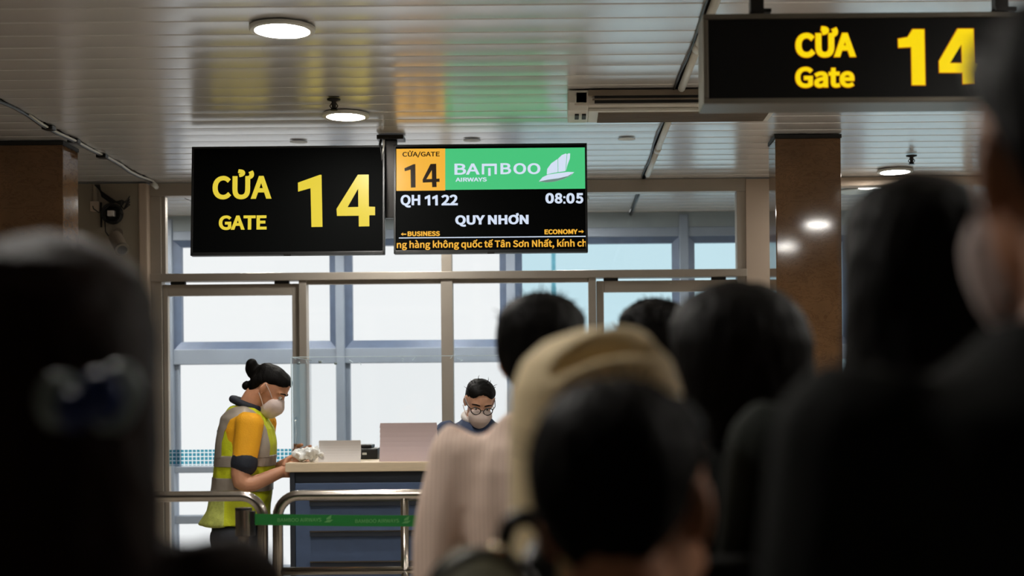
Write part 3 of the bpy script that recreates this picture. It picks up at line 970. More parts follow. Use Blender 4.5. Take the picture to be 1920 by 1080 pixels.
for py in (940, 997, 1054, 1111, 1168):
    _, z = at(650, py, YC)
    MB().box(X0 + 0.10, X1 - 0.04, -0.006, 0.014, z - 0.020, z).build('front_ledge', 'counter_dark', ct, bevel=0.002)
    MB().box(X0 + 0.10, X1 - 0.04, -0.008, 0.012, z, z + 0.005).build('lit_ledge_top', 'steel', ct)  # bright strip stands for light caught on the ledge's top face
tag(ct, 'blue fronted boarding counter with cream worktop behind the steel barrier', 'counter')

ay = empty('acrylic_screen', (-0.42, YC + 0.12, TOP))
_, zt = at(700, 669, YC + 0.12)
AH = zt - TOP
MB().box(X0 + 0.004, X1 - 0.02, 0.0, 0.004, 0.0, AH).build('front_sheet', 'acrylic', ay)
MB().box(X0 + 0.002, X0 + 0.006, 0.004, 0.5, 0.0, AH).build('side_sheet', 'acrylic', ay)
MB().box(X0 + 0.002, X1 - 0.018, -0.0005, 0.0045, AH, AH + 0.003).build('polished_edge', 'acrylic_edge', ay)
MB().box(X0 + 0.002, X0 + 0.006, -0.0005, 0.5, AH, AH + 0.003).build('polished_edge', 'acrylic_edge', ay)
MB().box(X0 + 0.0, X0 + 0.0035, -0.001, 0.003, 0.0, AH).build('polished_edge', 'acrylic_edge', ay)
for k, (bx_, bz_) in enumerate(((0.035, AH - 0.025), (0.13, AH - 0.02), (0.20, AH - 0.028))):
    MB().ball((X0 + bx_, -0.002, bz_), 0.007, 0.003, 0.007, n=10).build('screw_cap', 'clip_white', ay, smooth=True)
for k in range(16):     # scratches and tape scraps on the sheet
    xx = random.uniform(X0 + 0.02, X1 - 0.1); zz = random.uniform(AH - 0.035, AH - 0.005) if k < 10 else random.uniform(0.08, AH - 0.05)
    MB().tube([(xx, -0.001, zz), (xx + random.uniform(-.012, .012), -0.001, zz + random.uniform(-.006, .006)), (xx + random.uniform(-.02, .02), -0.001, zz + random.uniform(-.015, .015))], 0.0013, 5).build('scuff', 'acrylic_edge', ay)
tag(ay, 'clear acrylic protective screen standing on the counter', 'acrylic screen')


def leaning_card(px0, px1, py0, mat, label, lean, name):
    y = YC + 0.05
    xa_, _ = at(px0, 866, y); xb_, _ = at(px1, 866, y); _, zt = at((px0 + px1) / 2, py0, y)
    o = empty(name, ((xa_ + xb_) / 2, y, TOP))
    w, h = (xb_ - xa_) / 2, zt - TOP
    mb = MB()
    n = 8
    for k in range(n):      # gently bowed sheet
        t0, t1 = k / n, (k + 1) / n
        def y_(t): return lean * t + 0.012 * math.sin(math.pi * t)
        tw = 0.985
        mb.add([(-w, y_(t0), h * t0), (w, y_(t0), h * t0), (w * (1 - .03 * t1), y_(t1), h * t1), (-w * (1 - .03 * t1), y_(t1), h * t1),
                (-w, y_(t0) + .003, h * t0), (w, y_(t0) + .003, h * t0), (w * (1 - .03 * t1), y_(t1) + .003, h * t1), (-w * (1 - .03 * t1), y_(t1) + .003, h * t1)],
               [(0, 1, 2, 3), (7, 6, 5, 4), (0, 3, 7, 4), (1, 5, 6, 2)] + ([(0, 4, 5, 1)] if k == 0 else []) + ([(3, 2, 6, 7)] if k == n - 1 else []))
    mb.build('sheet', mat, o)
    MB().box(-w * 0.3, w * 0.3, 0.01, 0.06, 0, 0.006).build('foot', mat, o)
    return tag(o, label, 'card')


leaning_card(596, 676, 826, 'paper', 'small white paper card standing on the counter near the worker', 0.02, 'paper_card')
leaning_card(711, 820, 793, 'card', 'large pinkish card standing on the counter, its back to us', 0.02, 'document_card')

x, _ = at(692, 860, YC + 0.4)
pr = empty('ticket_printer', (x, YC + 0.4, TOP))
MB().box(-0.06, 0.05, -0.08, 0.08, 0, 0.05).build('body', 'black', pr, bevel=0.008)
MB().box(-0.055, 0.02, -0.06, 0.06, 0.05, 0.066).build('lid', 'dark_metal', pr, bevel=0.006)
MB().box(-0.02, 0.0, -0.083, -0.078, 0.02, 0.03).build('button', 'white_plastic', pr)
tag(pr, 'black ticket printer on the counter between the two cards', 'printer')
x, _ = at(835, 860, YC + 0.4)
mo = empty('monitor', (x, YC + 0.4, TOP))
MB().box(-0.05, 0.14, -0.02, 0.02, 0.01, 0.075).build('casing', 'black', mo, bevel=0.006)
MB().box(0.0, 0.1, -0.05, 0.05, 0.0, 0.012).build('foot', 'black', mo, bevel=0.004)
MB().box(0.03, 0.06, -0.015, 0.02, 0.01, 0.05).build('stem', 'dark_metal', mo)
tag(mo, 'low black device on the counter right of the large pinkish card', 'device')

# crumpled plastic bag and papers at the counter end
x, _ = at(566, 860, YC + 0.09)
bgm = MB().ball((0, 0, 0.024), 0.07, 0.035, 0.028, n=24)
me = fuse(bgm, 0.005, 0, lambda p, n: n * 0.022 * (noise.noise(p * 38) + 0.5 * noise.noise(p * 90)))
me.polygons.foreach_set('use_smooth', [False] * len(me.polygons))
bgo = put('crumpled_bag', me, 'bag_film', None, (x + 0.035, YC + 0.07, TOP + 0.012))
tag(bgo, 'crumpled whitish plastic bag on the counter end by the worker', 'plastic bag')

# ------------------------------------------------------------------ steel barriers and belt post
YR = 5.6
_, RZ = at(680, 928, YR)
_, RL = at(680, 1070, YR)


def bend(p0, corner, p1, r, n=7):
    a, c, b_ = Vector(p0), Vector(corner), Vector(p1)
    u, w = (a - c).normalized(), (b_ - c).normalized()
    pts = []
    o = c + u * r + w * r
    for k in range(n + 1):
        t = math.pi / 2 * k / n
        pts.append(o - w * r * math.cos(t) - u * r * math.sin(t))
    return [a] + pts + [b_]


def barrier(xpost, xend, label, dirn):
    o = empty('steel_barrier', (xpost, YR, 0))
    L = xend - xpost
    r = 0.021
    pth = bend((0, 0, 0.0), (0, 0, RZ), (L / 2, 0, RZ), 0.085) + bend((L / 2, 0, RZ), (L, 0, RZ), (L, 0, 0.0), 0.085)[1:]
    MB().tube(pth, r, 16).build('hoop', 'steel', o, smooth=True)
    MB().tube([(0, 0, RL), (L, 0, RL)], 0.016, 14).build('lower_rail', 'steel', o, smooth=True)
    MB().tube([(0, 0, 0.15), (L, 0, 0.15)], 0.016, 14).build('foot_rail', 'steel', o, smooth=True)
    for k in range(2):
        xx = dirn * 0.50 * (k + 1)
        if abs(xx) < abs(L) - 0.1:
            MB().tube([(xx, 0, 0.15), (xx, 0, RZ)], 0.016, 14).build('post', 'steel', o, smooth=True)
    for xx in (0, L):
        MB().lathe([(0.02, 0), (0.05, 0.0), (0.05, 0.008), (0.025, 0.02), (0.02, 0.02)], (xx, 0, 0), 20).build('floor_flange', 'steel', o, smooth=True)
    return tag(o, label, 'barrier', 'steel queue barriers')


xr_, _ = at(521, 1000, YR)
xl_, _ = at(493, 1000, YR)
barrier(xr_, 0.35, 'steel tube barrier standing in front of the blue counter', 1)
barrier(xl_, -2.75, 'steel tube barrier left of the belt post, in front of the worker', -1)

YP = 5.35
xp, _ = at(457, 1000, YP)
_, pz1 = at(457, 952, YP); _, pz0 = at(457, 1004, YP)
bp = empty('belt_post', (xp, YP, 0))
MB().lathe([(0.02, 0.0), (0.17, 0.0), (0.17, 0.012), (0.12, 0.03), (0.03, 0.045), (0.02, 0.045)], n=36).build('base', 'steel', bp, smooth=True)
MB().lathe([(0.01, 0.03), (0.021, 0.03), (0.021, pz0 + 0.02), (0.01, pz0 + 0.02)], n=24).build('pole', 'steel', bp, smooth=True)
MB().lathe([(0.01, pz0), (0.031, pz0), (0.031, pz1 - 0.008), (0.01, pz1 - 0.008)], n=28).build('cassette', 'steel', bp)
MB().lathe([(0.005, pz1 - 0.008), (0.032, pz1 - 0.008), (0.031, pz1), (0.005, pz1 + 0.001)], n=28).build('cap', 'black', bp)
MB().box(0.022, 0.043, -0.013, 0.013, pz0, pz1 - 0.012).build('belt_outlet', 'black', bp, bevel=0.003)
tag(bp, 'steel belt post with black cap where the green belt starts', 'belt post')

x0b, bz1 = at(478, 963, YP); _, bz0 = at(478, 984, YP)
blt = empty('queue_belt', (x0b, YP, 0))
LB = 1.55
mb = MB(); rs = []
NB = 40
def sag(t): return -0.012 * math.sin(math.pi * min(1, t))
for k in range(NB + 1):
    t = k / NB
    xx = -0.03 + t * LB
    rs.append([Vector((xx, -0.001, bz0 + sag(t))), Vector((xx, 0.001, bz0 + sag(t))), Vector((xx, 0.001, bz1 + sag(t))), Vector((xx, -0.001, bz1 + sag(t)))])
mb.rings(rs); mb.build('webbing', 'belt', blt)
for k in range(5):
    xs = 0.085 + k * 0.292
    zc = (bz0 + bz1) / 2 + sag(xs / LB)
    o = put('belt_print', text_mesh('BAMBOO AIRWAYS', (xs, xs + 0.165, zc - 0.009, zc + 0.005), 0.01, 0.0005), 'belt_dark' if k == -1 else 'belt_light', blt)
    o.location = (0, -0.0015, 0)
    e0 = xs + 0.175
    mb = MB()
    mb.prism([(e0, zc - 0.012), (e0 + 0.012, zc - 0.004), (e0 + 0.034, zc - 0.002), (e0 + 0.022, zc - 0.012)], -0.0018, -0.0011)
    mb.prism([(e0 + 0.008, zc - 0.002), (e0 + 0.01, zc + 0.005), (e0 + 0.028, zc + 0.016), (e0 + 0.025, zc)], -0.0018, -0.0011)
    mb.build('belt_emblem', 'belt_light', blt)
tag(blt, 'green printed queue belt stretched in front of the blue counter', 'belt')
# the far post that holds the belt end
bp2 = copy_tree(bp)
bp2.location = (x0b + LB, YP, 0); bp2.rotation_euler = (0, 0, math.pi)
tag(bp2, 'steel belt post hidden behind the queue where the green belt ends', 'belt post')

# ------------------------------------------------------------------ people
HEAD = [(-0.004, .012, .070, .040), (0.004, .026, .083, .018), (.02, .039, .090, .0), (.05, .053, .090, -.03), (.08, .060, .091, -.062), (.11, .067, .089, -.083),
        (.14, .072, .092, -.094), (.17, .073, .089, -.096), (.195, .064, .074, -.085), (.213, .044, .046, -.060), (.223, .018, .012, -.028)]
TORSO = [(.74, .10, .06, -.08), (.78, .155, .09, -.11), (.86, .17, .10, -.125), (.95, .155, .10, -.105), (1.04, .137, .097, -.088), (1.15, .146, .103, -.10), (1.25, .158, .108, -.115),
         (1.32, .162, .09, -.115), (1.365, .150, .06, -.10), (1.40, .10, .035, -.08), (1.425, .062, .028, -.07)]


def hand(mb, fine, w, d, nrm, side, curl=0.6):
    """palm into mb, five separate fingers into fine; w wrist, d pointing, nrm palm side, side towards the thumb"""
    w, d, nrm, side = Vector(w), Vector(d).normalized(), Vector(nrm).normalized(), Vector(side).normalized()
    rs = []
    for t, hw, ht in ((-.02, .024, .019), (0.0, .025, .017), (.03, .034, .016), (.065, .041, .015), (.09, .040, .012), (.098, .03, .008)):
        rs.append([w + d * t + side * hw * math.cos(2 * math.pi * j / 14) + nrm * ht * math.sin(2 * math.pi * j / 14) for j in range(14)])
    mb.rings(rs)
    for i, (ln, off) in enumerate(((.066, .030), (.076, .010), (.071, -.010), (.056, -.029))):
        p = w + d * .082 + side * off
        c1, c2, c3 = curl * .5, curl * 1.1, curl * 1.6
        pts = [p]
        for seg, a in ((.42, c1), (.33, c2), (.25, c3)):
            pts.append(pts[-1] + (d * math.cos(a) + nrm * math.sin(a)) * ln * seg)
        fine.limb(pts, [.0088, .0085, .0078, .0066], 10, 3)
    p = w + d * .025 + side * .026
    fine.limb([p, p + (d * .5 + side * .6 + nrm * .35) * .032, p + (d * 1.25 + side * .75 + nrm * .7) * .034, p + (d * 2.0 + side * .7 + nrm * 1.0) * .034], [.0115, .0105, .0095, .0075], 10, 3)


def person(label, x, y, rz, h, head=(0, 0, 0), lean=0.0, arms=None, hair='short', shirt='black_cloth', trousers='black_cloth', skin='skin', hairmat='hair',
           sleeve='short', mask=False, voxel=0.009, fold=0.004, neck_fwd=0.0, head_scale=1.0, shirt_fold_scale=9.0, collar=None, collar_r=.018, hem=.80, slim=1.0, sho=-.012):
    k = h / 1.65
    root = empty('person', (x, y, 0), rz)
    S = Matrix.Scale(k, 4)
    sh = Matrix.Identity(4); sh[1][2] = lean; sh[1][3] = -lean * 0.85    # lean from the hips
    def B(p):
        p = Vector(p)
        if p.z > 0.85: p = Vector((p.x, p.y + lean * (p.z - 0.85), p.z))
        return p
    MBod = S
    def secs_lean(secs):
        return [(z, a * slim, f * slim + (lean * (z - .85) if z > .85 else 0), b * slim + (lean * (z - .85) if z > .85 else 0)) for z, a, f, b in secs]
    # head frame
    pv = B((0, -0.012 + neck_fwd, 1.455))
    Rm = Euler((0, 0, 0)).to_matrix().to_4x4()
    Rm = Matrix.Rotation(head[0], 4, 'Z') @ Matrix.Rotation(head[2], 4, 'Y') @ Matrix.Rotation(-head[1], 4, 'X')
    H = Matrix.Translation(pv) @ Rm @ Matrix.Scale(head_scale * k ** -0.7, 4) @ Matrix.Translation((0, 0.022, -0.03))
    mb, fine = MB(), MB()
    mb.sections(HEAD, H)
    # nose, brow, cheeks, ears
    mb.limb([H @ Vector(p) for p in ((0, .082, .118), (0, .098, .09), (0, .108, .074))], [.009, .010, .0125], 10, 3)
    for s in (-1, 1):
        mb.ball((s * .011, .094, .07), .0095, .011, .009, H, 10)
        mb.limb([H @ Vector(p) for p in ((s * .012, .086, .131), (s * .032, .083, .134), (s * .052, .066, .128))], [.009, .010, .008], 8, 3)
        mb.ball((s * .036, .068, .078), .022, .02, .02, H, 12)
        er = H @ Matrix.Translation((s * .076, -.008, .102)) @ Matrix.Rotation(s * R(28), 4, 'Z') @ Matrix.Rotation(R(-8), 4, 'X')
        mb.ball((0, -.004, .006), .009, .018, .031, er, 14)
        mb.ball((0, .004, -.022), .007, .009, .012, er, 10)
    # neck and torso
    mb.limb([B((0, -.02, 1.36)), B((0, -.018 + neck_fwd * .4, 1.42)), H @ Vector((0, -.03, .045)), H @ Vector((0, -.02, .08))], [.066, .054, .053, .055], 18, 5)
    mb.sections(secs_lean(TORSO))
    A = arms or {}
    ends = {}
    for s in (-1, 1):
        p = [B((s * .155 * slim, sho, 1.345))] + [B(q) for q in A.get(s, ((s * .205, -.02, 1.07), (s * .215, .05, .85)))]
        ends[s] = p
        mb.limb(p, [.054, .040, .026], 14, 6)
        mb.limb([p[0], p[0] * .6 + p[1] * .4], [.053, .047], 12, 3)
        dd = (p[2] - p[1]).normalized()
        nr = A.get(('n', s), (-s, 0.15, -.1))
        nr = (Vector(nr) - dd * Vector(nr).dot(dd)).normalized()
        sd = dd.cross(nr) * (-s)
        if A.get(('t', s)): sd = Vector(A[('t', s)]); sd = (sd - dd * sd.dot(dd)).normalized()
        hand(mb, fine, p[2], A.get(('d', s), dd), nr, sd, A.get(('c', s), .55))
        mb.limb([(s * .085, -.01, .84), (s * .09, .012, .46), (s * .092, -.02, .08)], [.085, .054, .036], 16, 6)
        mb.limb([(s * .092, -.04, .045), (s * .096, .05, .04), (s * .10, .15, .025)], [.036, .036, .026], 12, 3)
    for q in (mb, fine):
        q.v = [S @ p for p in q.v]
    put('body', fuse(mb, voxel * 0.75, 3, extra=fine), skin, root)
    def fin(m_, vox=voxel, sm=3, disp=None):
        m_.v = [S @ p for p in m_.v]
        return fuse(m_, vox, sm, disp)
    # eyes and brows, mouth
    for s in (-1, 1):
        e = MB().ball((s * .031, .079, .108), .0115, .0115, .0095, H, 12); e.v = [S @ p for p in e.v]
        eo = e.build('eye', 'eye', root, smooth=True)
        e = MB().ball((s * .031, .0875, .107), .0055, .004, .0055, H, 10); e.v = [S @ p for p in e.v]
        e.build('iris', 'iris', eo, smooth=True)
        e = MB().limb([H @ Vector(p) for p in ((s * .014, .094, .130), (s * .034, .092, .135), (s * .054, .075, .129))], [.003, .004, .0025], 8, 3); e.v = [S @ p for p in e.v]
        e.build('eyebrow', hairmat, root, smooth=True)
    if not mask:
        e = MB().ball((0, .088, .046), .022, .008, .008, H, 14); e.v = [S @ p for p in e.v]
        e.build('lips', 'lips', root, smooth=True)
    # hair
    hb = MB()
    vx = 0.007
    if hair in ('short', 'spiky'):
        hb.sections([(.045, .036, -.048, -.074), (.065, .054, -.034, -.086), (.09, .070, -.018, -.096), (.115, .079, -.006, -.105), (.14, .083, .022, -.110), (.165, .085, .062, -.112),
                     (.19, .083, .088, -.107), (.213, .070, .084, -.094), (.230, .046, .052, -.064), (.240, .015, .01, -.03)], H)
    elif hair == 'round':
        hb.sections([(.0, .052, -.03, -.088), (.03, .075, -.02, -.104), (.07, .092, -.012, -.114), (.11, .099, .006, -.12), (.15, .101, .035, -.122), (.185, .096, .08, -.117),
                     (.213, .080, .084, -.10), (.233, .052, .055, -.07), (.244, .016, .01, -.03)], H)
    elif hair == 'long':
        hb.sections([(-.30, .075, -.08, -.150), (-.22, .10, -.06, -.165), (-.12, .112, -.03, -.16), (-.03, .108, -.005, -.14), (.04, .100, .004, -.125), (.10, .095, .018, -.12), (.15, .091, .05, -.116),
                     (.19, .085, .085, -.108), (.215, .070, .082, -.092), (.233, .045, .05, -.062), (.243, .014, .01, -.03)], H)
    elif hair == 'bob':
        hb.sections([(-.14, .135, -.03, -.15), (-.06, .114, .0, -.14), (.03, .107, .01, -.13), (.09, .104, .02, -.124), (.15, .098, .05, -.117),
                     (.19, .086, .085, -.108), (.215, .070, .082, -.092), (.233, .045, .05, -.062), (.243, .014, .01, -.03)], H)
    elif hair in ('bun', 'tied'):
        hb.sections([(.035, .030, -.05, -.070), (.06, .05, -.036, -.082), (.09, .066, -.022, -.094), (.12, .0755, -.012, -.102), (.145, .0790, .060, -.104), (.165, .0805, .094, -.105),
                     (.187, .077, .096, -.101), (.207, .066, .083, -.088), (.222, .040, .048, -.062), (.231, .014, .01, -.03)], H)
        if hair == 'bun':
            for c, r in (((0, -.128, .148), .036), ((.012, -.14, .165), .028), ((-.01, -.115, .128), .028), ((0, -.102, .060), .024)):
                hb.ball(c, r, r * .9, r * 1.1, H, 14)
    if hair != 'none':
        HI = (S @ H).inverted()
        amp = .011 if hair == 'spiky' else .0032
        fq = 34 if hair == 'spiky' else 60
        def hd(p, n):
            q = Vector((p.x * fq, p.y * fq, p.z * fq * .35))
            if hair in ('bun', 'tied'):
                l = HI @ p
                if l.y > .0 and l.z < .196 - (abs(l.x) / .072) ** 2 * .075:
                    return -n * .016
            return n * amp * noise.noise(q)
        ho = put('hair', fin(hb, vx, 3, hd), hairmat, root)
        # loose strands standing off the crown
        if hair in ('spiky', 'short', 'tied'):
            rnd = random.Random(int(x * 1000 + y * 77))
            st = MB()
            for _ in range(60 if hair != 'tied' else 14):
                t = rnd.uniform(0, 2 * math.pi); u_ = rnd.uniform(0.0, 1.0)
                p0 = Vector((.074 * math.cos(t) * u_ ** .5, -.012 + .09 * math.sin(t) * u_ ** .5, .225 - .06 * u_))
                dn = (p0 - Vector((0, -.01, .13))).normalized()
                p1 = p0 + dn * .022; p2 = p1 + dn * .006 + Vector((rnd.uniform(-.014, .014), rnd.uniform(-.02, .006), rnd.uniform(-.004, .006)))
                st.limb([H @ p0, H @ p1, H @ p2], [.0022, .0016, .0004], 5, 2)
            st.v = [S @ p for p in st.v]
            tag(st.build('loose_strands', hairmat, ho, smooth=True), kind='stuff')
    # shirt
    sb = MB()
    o_ = .020
    tor = [(z, a + o_, f + o_, b - o_) for z, a, f, b in TORSO if z > hem + .01 and z < 1.41]
    tor[-1] = (1.405, .098, .045, -.088)
    tor.append((1.43, .073, .036, -.078))
    sb.sections(secs_lean([(hem, .182, .115, -.138)] + tor))
    for s in (-1, 1):
        p = ends[s]
        if sleeve == 'long':
            sb.limb([p[0], p[1], p[2] * .93 + p[1] * .07], [.073, .058, .044], 14, 6)
        else:
            sb.limb([p[0], p[0] * .34 + p[1] * .66], [.073 * slim, .060 * slim], 14, 5)
    def sf(p, n):
        q = Vector((p.x * shirt_fold_scale * 1.6, p.y * shirt_fold_scale * 1.6, p.z * shirt_fold_scale * .45))
        return n * fold * (noise.noise(q) + .5 * noise.noise(q * 2.3))
    put('shirt', fin(sb, voxel * 1.1, 3, sf), shirt, root)
    if collar:
        cb_ = MB()
        ring = []
        for j in range(17):
            t = math.pi * (-0.5) + 2 * math.pi * j / 16
            ring.append(B((.066 * math.cos(t) * 1.05, -.022 + .066 * math.sin(t), 1.432 - .026 * math.sin(t))))
        cb_.limb(ring, [collar_r] * 17, 8, 2)
        put('collar', fin(cb_, .006, 2), collar, root)
    # trousers, shoes
    tb = MB()
    tb.sections(secs_lean([(.76, .13, .09, -.115), (.82, .188, .118, -.14), (.9, .178, .118, -.135), (.99, .158, .115, -.115)]))
    for s in (-1, 1):
        tb.limb([(s * .088, -.01, .83), (s * .092, .01, .46), (s * .094, -.02, .10)], [.105, .078, .064], 16, 5)
    put('trousers', fin(tb, voxel * 1.2, 3, lambda p, n: n * .004 * noise.noise(Vector((p.x * 14, p.y * 14, p.z * 9)))), trousers, root)
    for s in (-1, 1):
        fb = MB()
        fb.limb([(s * .092, -.055, .05), (s * .096, .04, .05), (s * .102, .165, .036)], [.048, .05, .036], 14, 4)
        fb.box(s * .095 - .04, s * .095 + .045, -.095, .19, 0.0, .025)
        put('shoe', fin(fb, .009, 3), 'black', root)
    if mask:
        kb = MB()
        kb.sections([(-.016, .020, .086, .03), (-.004, .040, .103, .015), (.02, .056, .116, .012), (.045, .0635, .128, .012), (.068, .066, .126, .018), (.088, .058, .112, .03), (.101, .034, .106, .05), (.106, .014, .10, .07)], H, pw=1.9)
        mo_ = put('mask', fin(kb, .006, 2), 'mask', root)
        for s in (-1, 1):
            for z0, z1 in ((.088, .132), (.015, .075)):
                lb = MB().limb([H @ Vector(p) for p in ((s * .055, .05, z0), (s * .075, .02, (z0 + z1) / 2 + .004), (s * .086, -.012, z1))], [.0022] * 3, 6, 4)
                lb.v = [S @ p for p in lb.v]
                lb.build('ear_loop', 'mask', mo_, smooth=True)
    tag(root, label, 'person')
    return root, H, S, B, fin


# the worker in the hi-vis vest, turned to the right
wk, wH, wS, wB, wfin = person('person in hi-vis vest and yellow polo with hair bun, at the counter', -1.45, 6.42, R(-90), 1.62, head=(R(0), R(35), 0), lean=0.10,
    neck_fwd=0.03, arms={1: ((.195, .03, 1.085), (.15, .19, 1.125)), -1: ((-.20, .02, 1.10), (-.10, .20, 1.17)), ('n', 1): (-1, 0, .2), ('n', -1): (1, 0, 0), ('t', 1): (0, 0, 1), ('t', -1): (0, 0, 1), ('c', 1): .7},
    hair='bun', shirt='yellow_shirt', trousers='navy', mask=True, voxel=0.007, collar='navy', skin='skin', hem=.91, slim=.90, head_scale=.9, sho=.03)
vb = MB()
sl = lambda secs: [(z, a * .9, f * .90 + (.10 * (z - .85) if z > .85 else 0), b * 1.0 + (.10 * (z - .85) if z > .85 else (z - .85) * .18)) for z, a, f, b in secs]
VEST = [(.885, .212, .150, -.185), (.95, .195, .145, -.152), (1.06, .182, .14, -.138), (1.16, .180, .142, -.138), (1.25, .178, .145, -.142), (1.32, .168, .125, -.138), (1.37, .150, .085, -.130), (1.405, .115, .055, -.108), (1.425, .09, .046, -.092)]
vb.sections(sl(VEST))
vo = put('vest', wfin(vb, .008, 3, lambda p, n: n * .006 * (noise.noise(Vector((p.x * 16, p.y * 16, p.z * 6))) + .4 * noise.noise(p * 30))), 'vest', wk)


def vsec(z):
    for i in range(len(VEST) - 1):
        if VEST[i][0] <= z <= VEST[i + 1][0]:
            t = (z - VEST[i][0]) / (VEST[i + 1][0] - VEST[i][0])
            return [VEST[i][q] + (VEST[i + 1][q] - VEST[i][q]) * t for q in range(4)]


def tape(name, planes, mat, off=.003, keep=None):
    """a strip cut out of the vest's own surface and laid on top of it"""
    bm = bmesh.new(); bm.from_mesh(vo.data)
    for co_, no_ in planes:
        bmesh.ops.bisect_plane(bm, geom=bm.verts[:] + bm.edges[:] + bm.faces[:], plane_co=wS @ Vector(co_), plane_no=no_, clear_outer=True)
    bm.normal_update()
    ns = [(v, v.normal.copy()) for v in bm.verts]
    for v, n_ in ns: v.co += n_ * off
    bmesh.ops.solidify(bm, geom=bm.faces[:], thickness=.002)
    me = bpy.data.meshes.new(name); bm.to_mesh(me); bm.free()
    me.polygons.foreach_set('use_smooth', [True] * len(me.polygons))
    return put(name, me, mat, vo)


for z0, z1 in ((1.15, 1.20), (1.037, 1.10)):
    tape('reflective_band', [((0, 0, z0), (0, 0, -1)), ((0, 0, z1), (0, 0, 1))], 'silver')
for s in (-1, 1):
    tape('shoulder_band', [((s * .085, 0, 0), (-s, 0, 0)), ((s * .135, 0, 0), (s, 0, 0)), ((0, 0, 1.19), (0, 0, -1))], 'silver', .0045)
tape('mesh_tail', [((0, -.03, 0), (0, 1, 0)), ((0, 0, 1.02), (0, 0, 1)), ((0, 0, .80), (0, 0, -1))], 'vest_mesh', .003)
for s in (-1, 1):
    cbm = MB()
    p0 = wB((s * .155 * .9, .03, 1.345)); p1 = wB((.195, .03, 1.085) if s > 0 else (-.20, .02, 1.10))
    cbm.limb([p0 * .36 + p1 * .64, p0 * .29 + p1 * .71], [.0605, .0600], 16, 4)
    put('sleeve_cuff', wfin(cbm, .007, 2), 'navy', wk)
# print on the back of the vest
for zz, hh, ww in ((1.285, .030, .055), (1.245, .022, .040), (1.222, .012, .050)):
    tape('back_print', [((0, 0, zz), (0, 0, -1)), ((0, 0, zz + hh), (0, 0, 1)), ((ww, 0, 0), (1, 0, 0)), ((-ww, 0, 0), (-1, 0, 0)), ((0, -.05, 0), (0, 1, 0))], 'navy', .002)

# the clerk behind the acrylic screen
ck, cH, cS, cB, cfin = person('person with glasses and mask in navy jacket behind the acrylic screen, looking down', -0.425, 7.22, R(180 + 8), 1.535, head=(R(6), R(28), R(-4)), lean=0.05, neck_fwd=.02,
    arms={1: ((.33, .10, 1.16), (.36, .32, 1.17)), -1: ((-.24, .08, 1.10), (-.10, .30, 1.16)), ('n', 1): (0, 0, -1), ('n', -1): (0, 0, -1), ('c', 1): .3},
    hair='tied', shirt='navy_blue', trousers='navy', mask=True, sleeve='long', voxel=0.008, skin='skin_pale', collar='paper', head_scale=.93)
gl = []
for s in (-1, 1):
    g = MB()
    ring = [cH @ Vector((s * .034 + .026 * math.cos(t * math.pi / 10), .108 - .10 * (.034 * 0) - .012 * abs(math.cos(t * math.pi / 10)) * (1 if s * math.cos(t * math.pi / 10) > 0 else 0), .104 + .021 * math.sin(t * math.pi / 10))) for t in range(21)]
    g.tube([cS @ p for p in ring], .0024, 8)
    gl.append(g)
gob = MB()
for g in gl: gob.add(g.v, g.f)
gob.tube([cS @ (cH @ Vector(p)) for p in ((-.009, .108, .108), (0, .111, .112), (.009, .108, .108))], .002, 6)
for s in (-1, 1):
    gob.tube([cS @ (cH @ Vector(p)) for p in ((s * .060, .096, .110), (s * .078, .06, .114), (s * .086, -.005, .120))], .002, 6)
go = gob.build('glasses', 'black', ck, smooth=True)
for s in (-1, 1):
    g = MB()
    g.rings([[cS @ (cH @ Vector((s * .034 + .025 * math.cos(t * math.pi / 8), yy, .104 + .020 * math.sin(t * math.pi / 8)))) for t in range(16)] for yy in (.1045, .106)])
    g.build('lens', 'acrylic', go)


def seen(px, Y):
    return (px - VX) * Y / FPX


def head_h(py, Y, hair=.012):
    return EYE + (VY - py) * Y / FPX - hair


# the queue, far to near
person('person with black hair in a striped cream shirt, beside the cream headscarf', seen(1015, 2.75), 2.75, R(-6), head_h(549, 2.75, .015), head=(R(-8), R(4), 0), hair='short', shirt='shirt_stripe',
       trousers='grey_cloth', sleeve='long', fold=0.012, slim=.95, shirt_fold_scale=7.5, voxel=0.009)
person('person with tousled black hair, farthest back of the queue, against the right door', seen(1228, 3.25), 3.25, R(5), head_h(560, 3.25, .02), hair='spiky', shirt='grey_cloth', trousers='grey_cloth')
person('person with round black hair standing in front of the marble column', seen(1385, 2.08), 2.08, R(4), head_h(553, 2.08, .015), head=(R(5), R(4), 0), hair='round', shirt='black_cloth', trousers='grey_cloth', head_scale=1.04)

sc_, sH, sS, sB, sfin = person('person in a cream headscarf with an olive backpack in the middle of the queue', seen(1122, 1.62), 1.62, R(0), head_h(637, 1.62, .022), head=(0, R(6), R(0)), hair='none', shirt='black_cloth', trousers='grey_cloth', sleeve='long')
sb = MB()
sb.sections([(-.20, .14, .10, -.155, .0), (-.13, .118, .09, -.150, -.0), (-.06, .110, .088, -.142, -.0), (0, .106, .083, -.132), (.06, .104, .072, -.130), (.12, .105, .068, -.130), (.17, .102, .082, -.128), (.205, .090, .080, -.112), (.230, .064, .058, -.082), (.246, .018, .01, -.03)], sH, n=36)
Hi = (Matrix.Scale(sS[0][0], 4) @ sH).inverted()


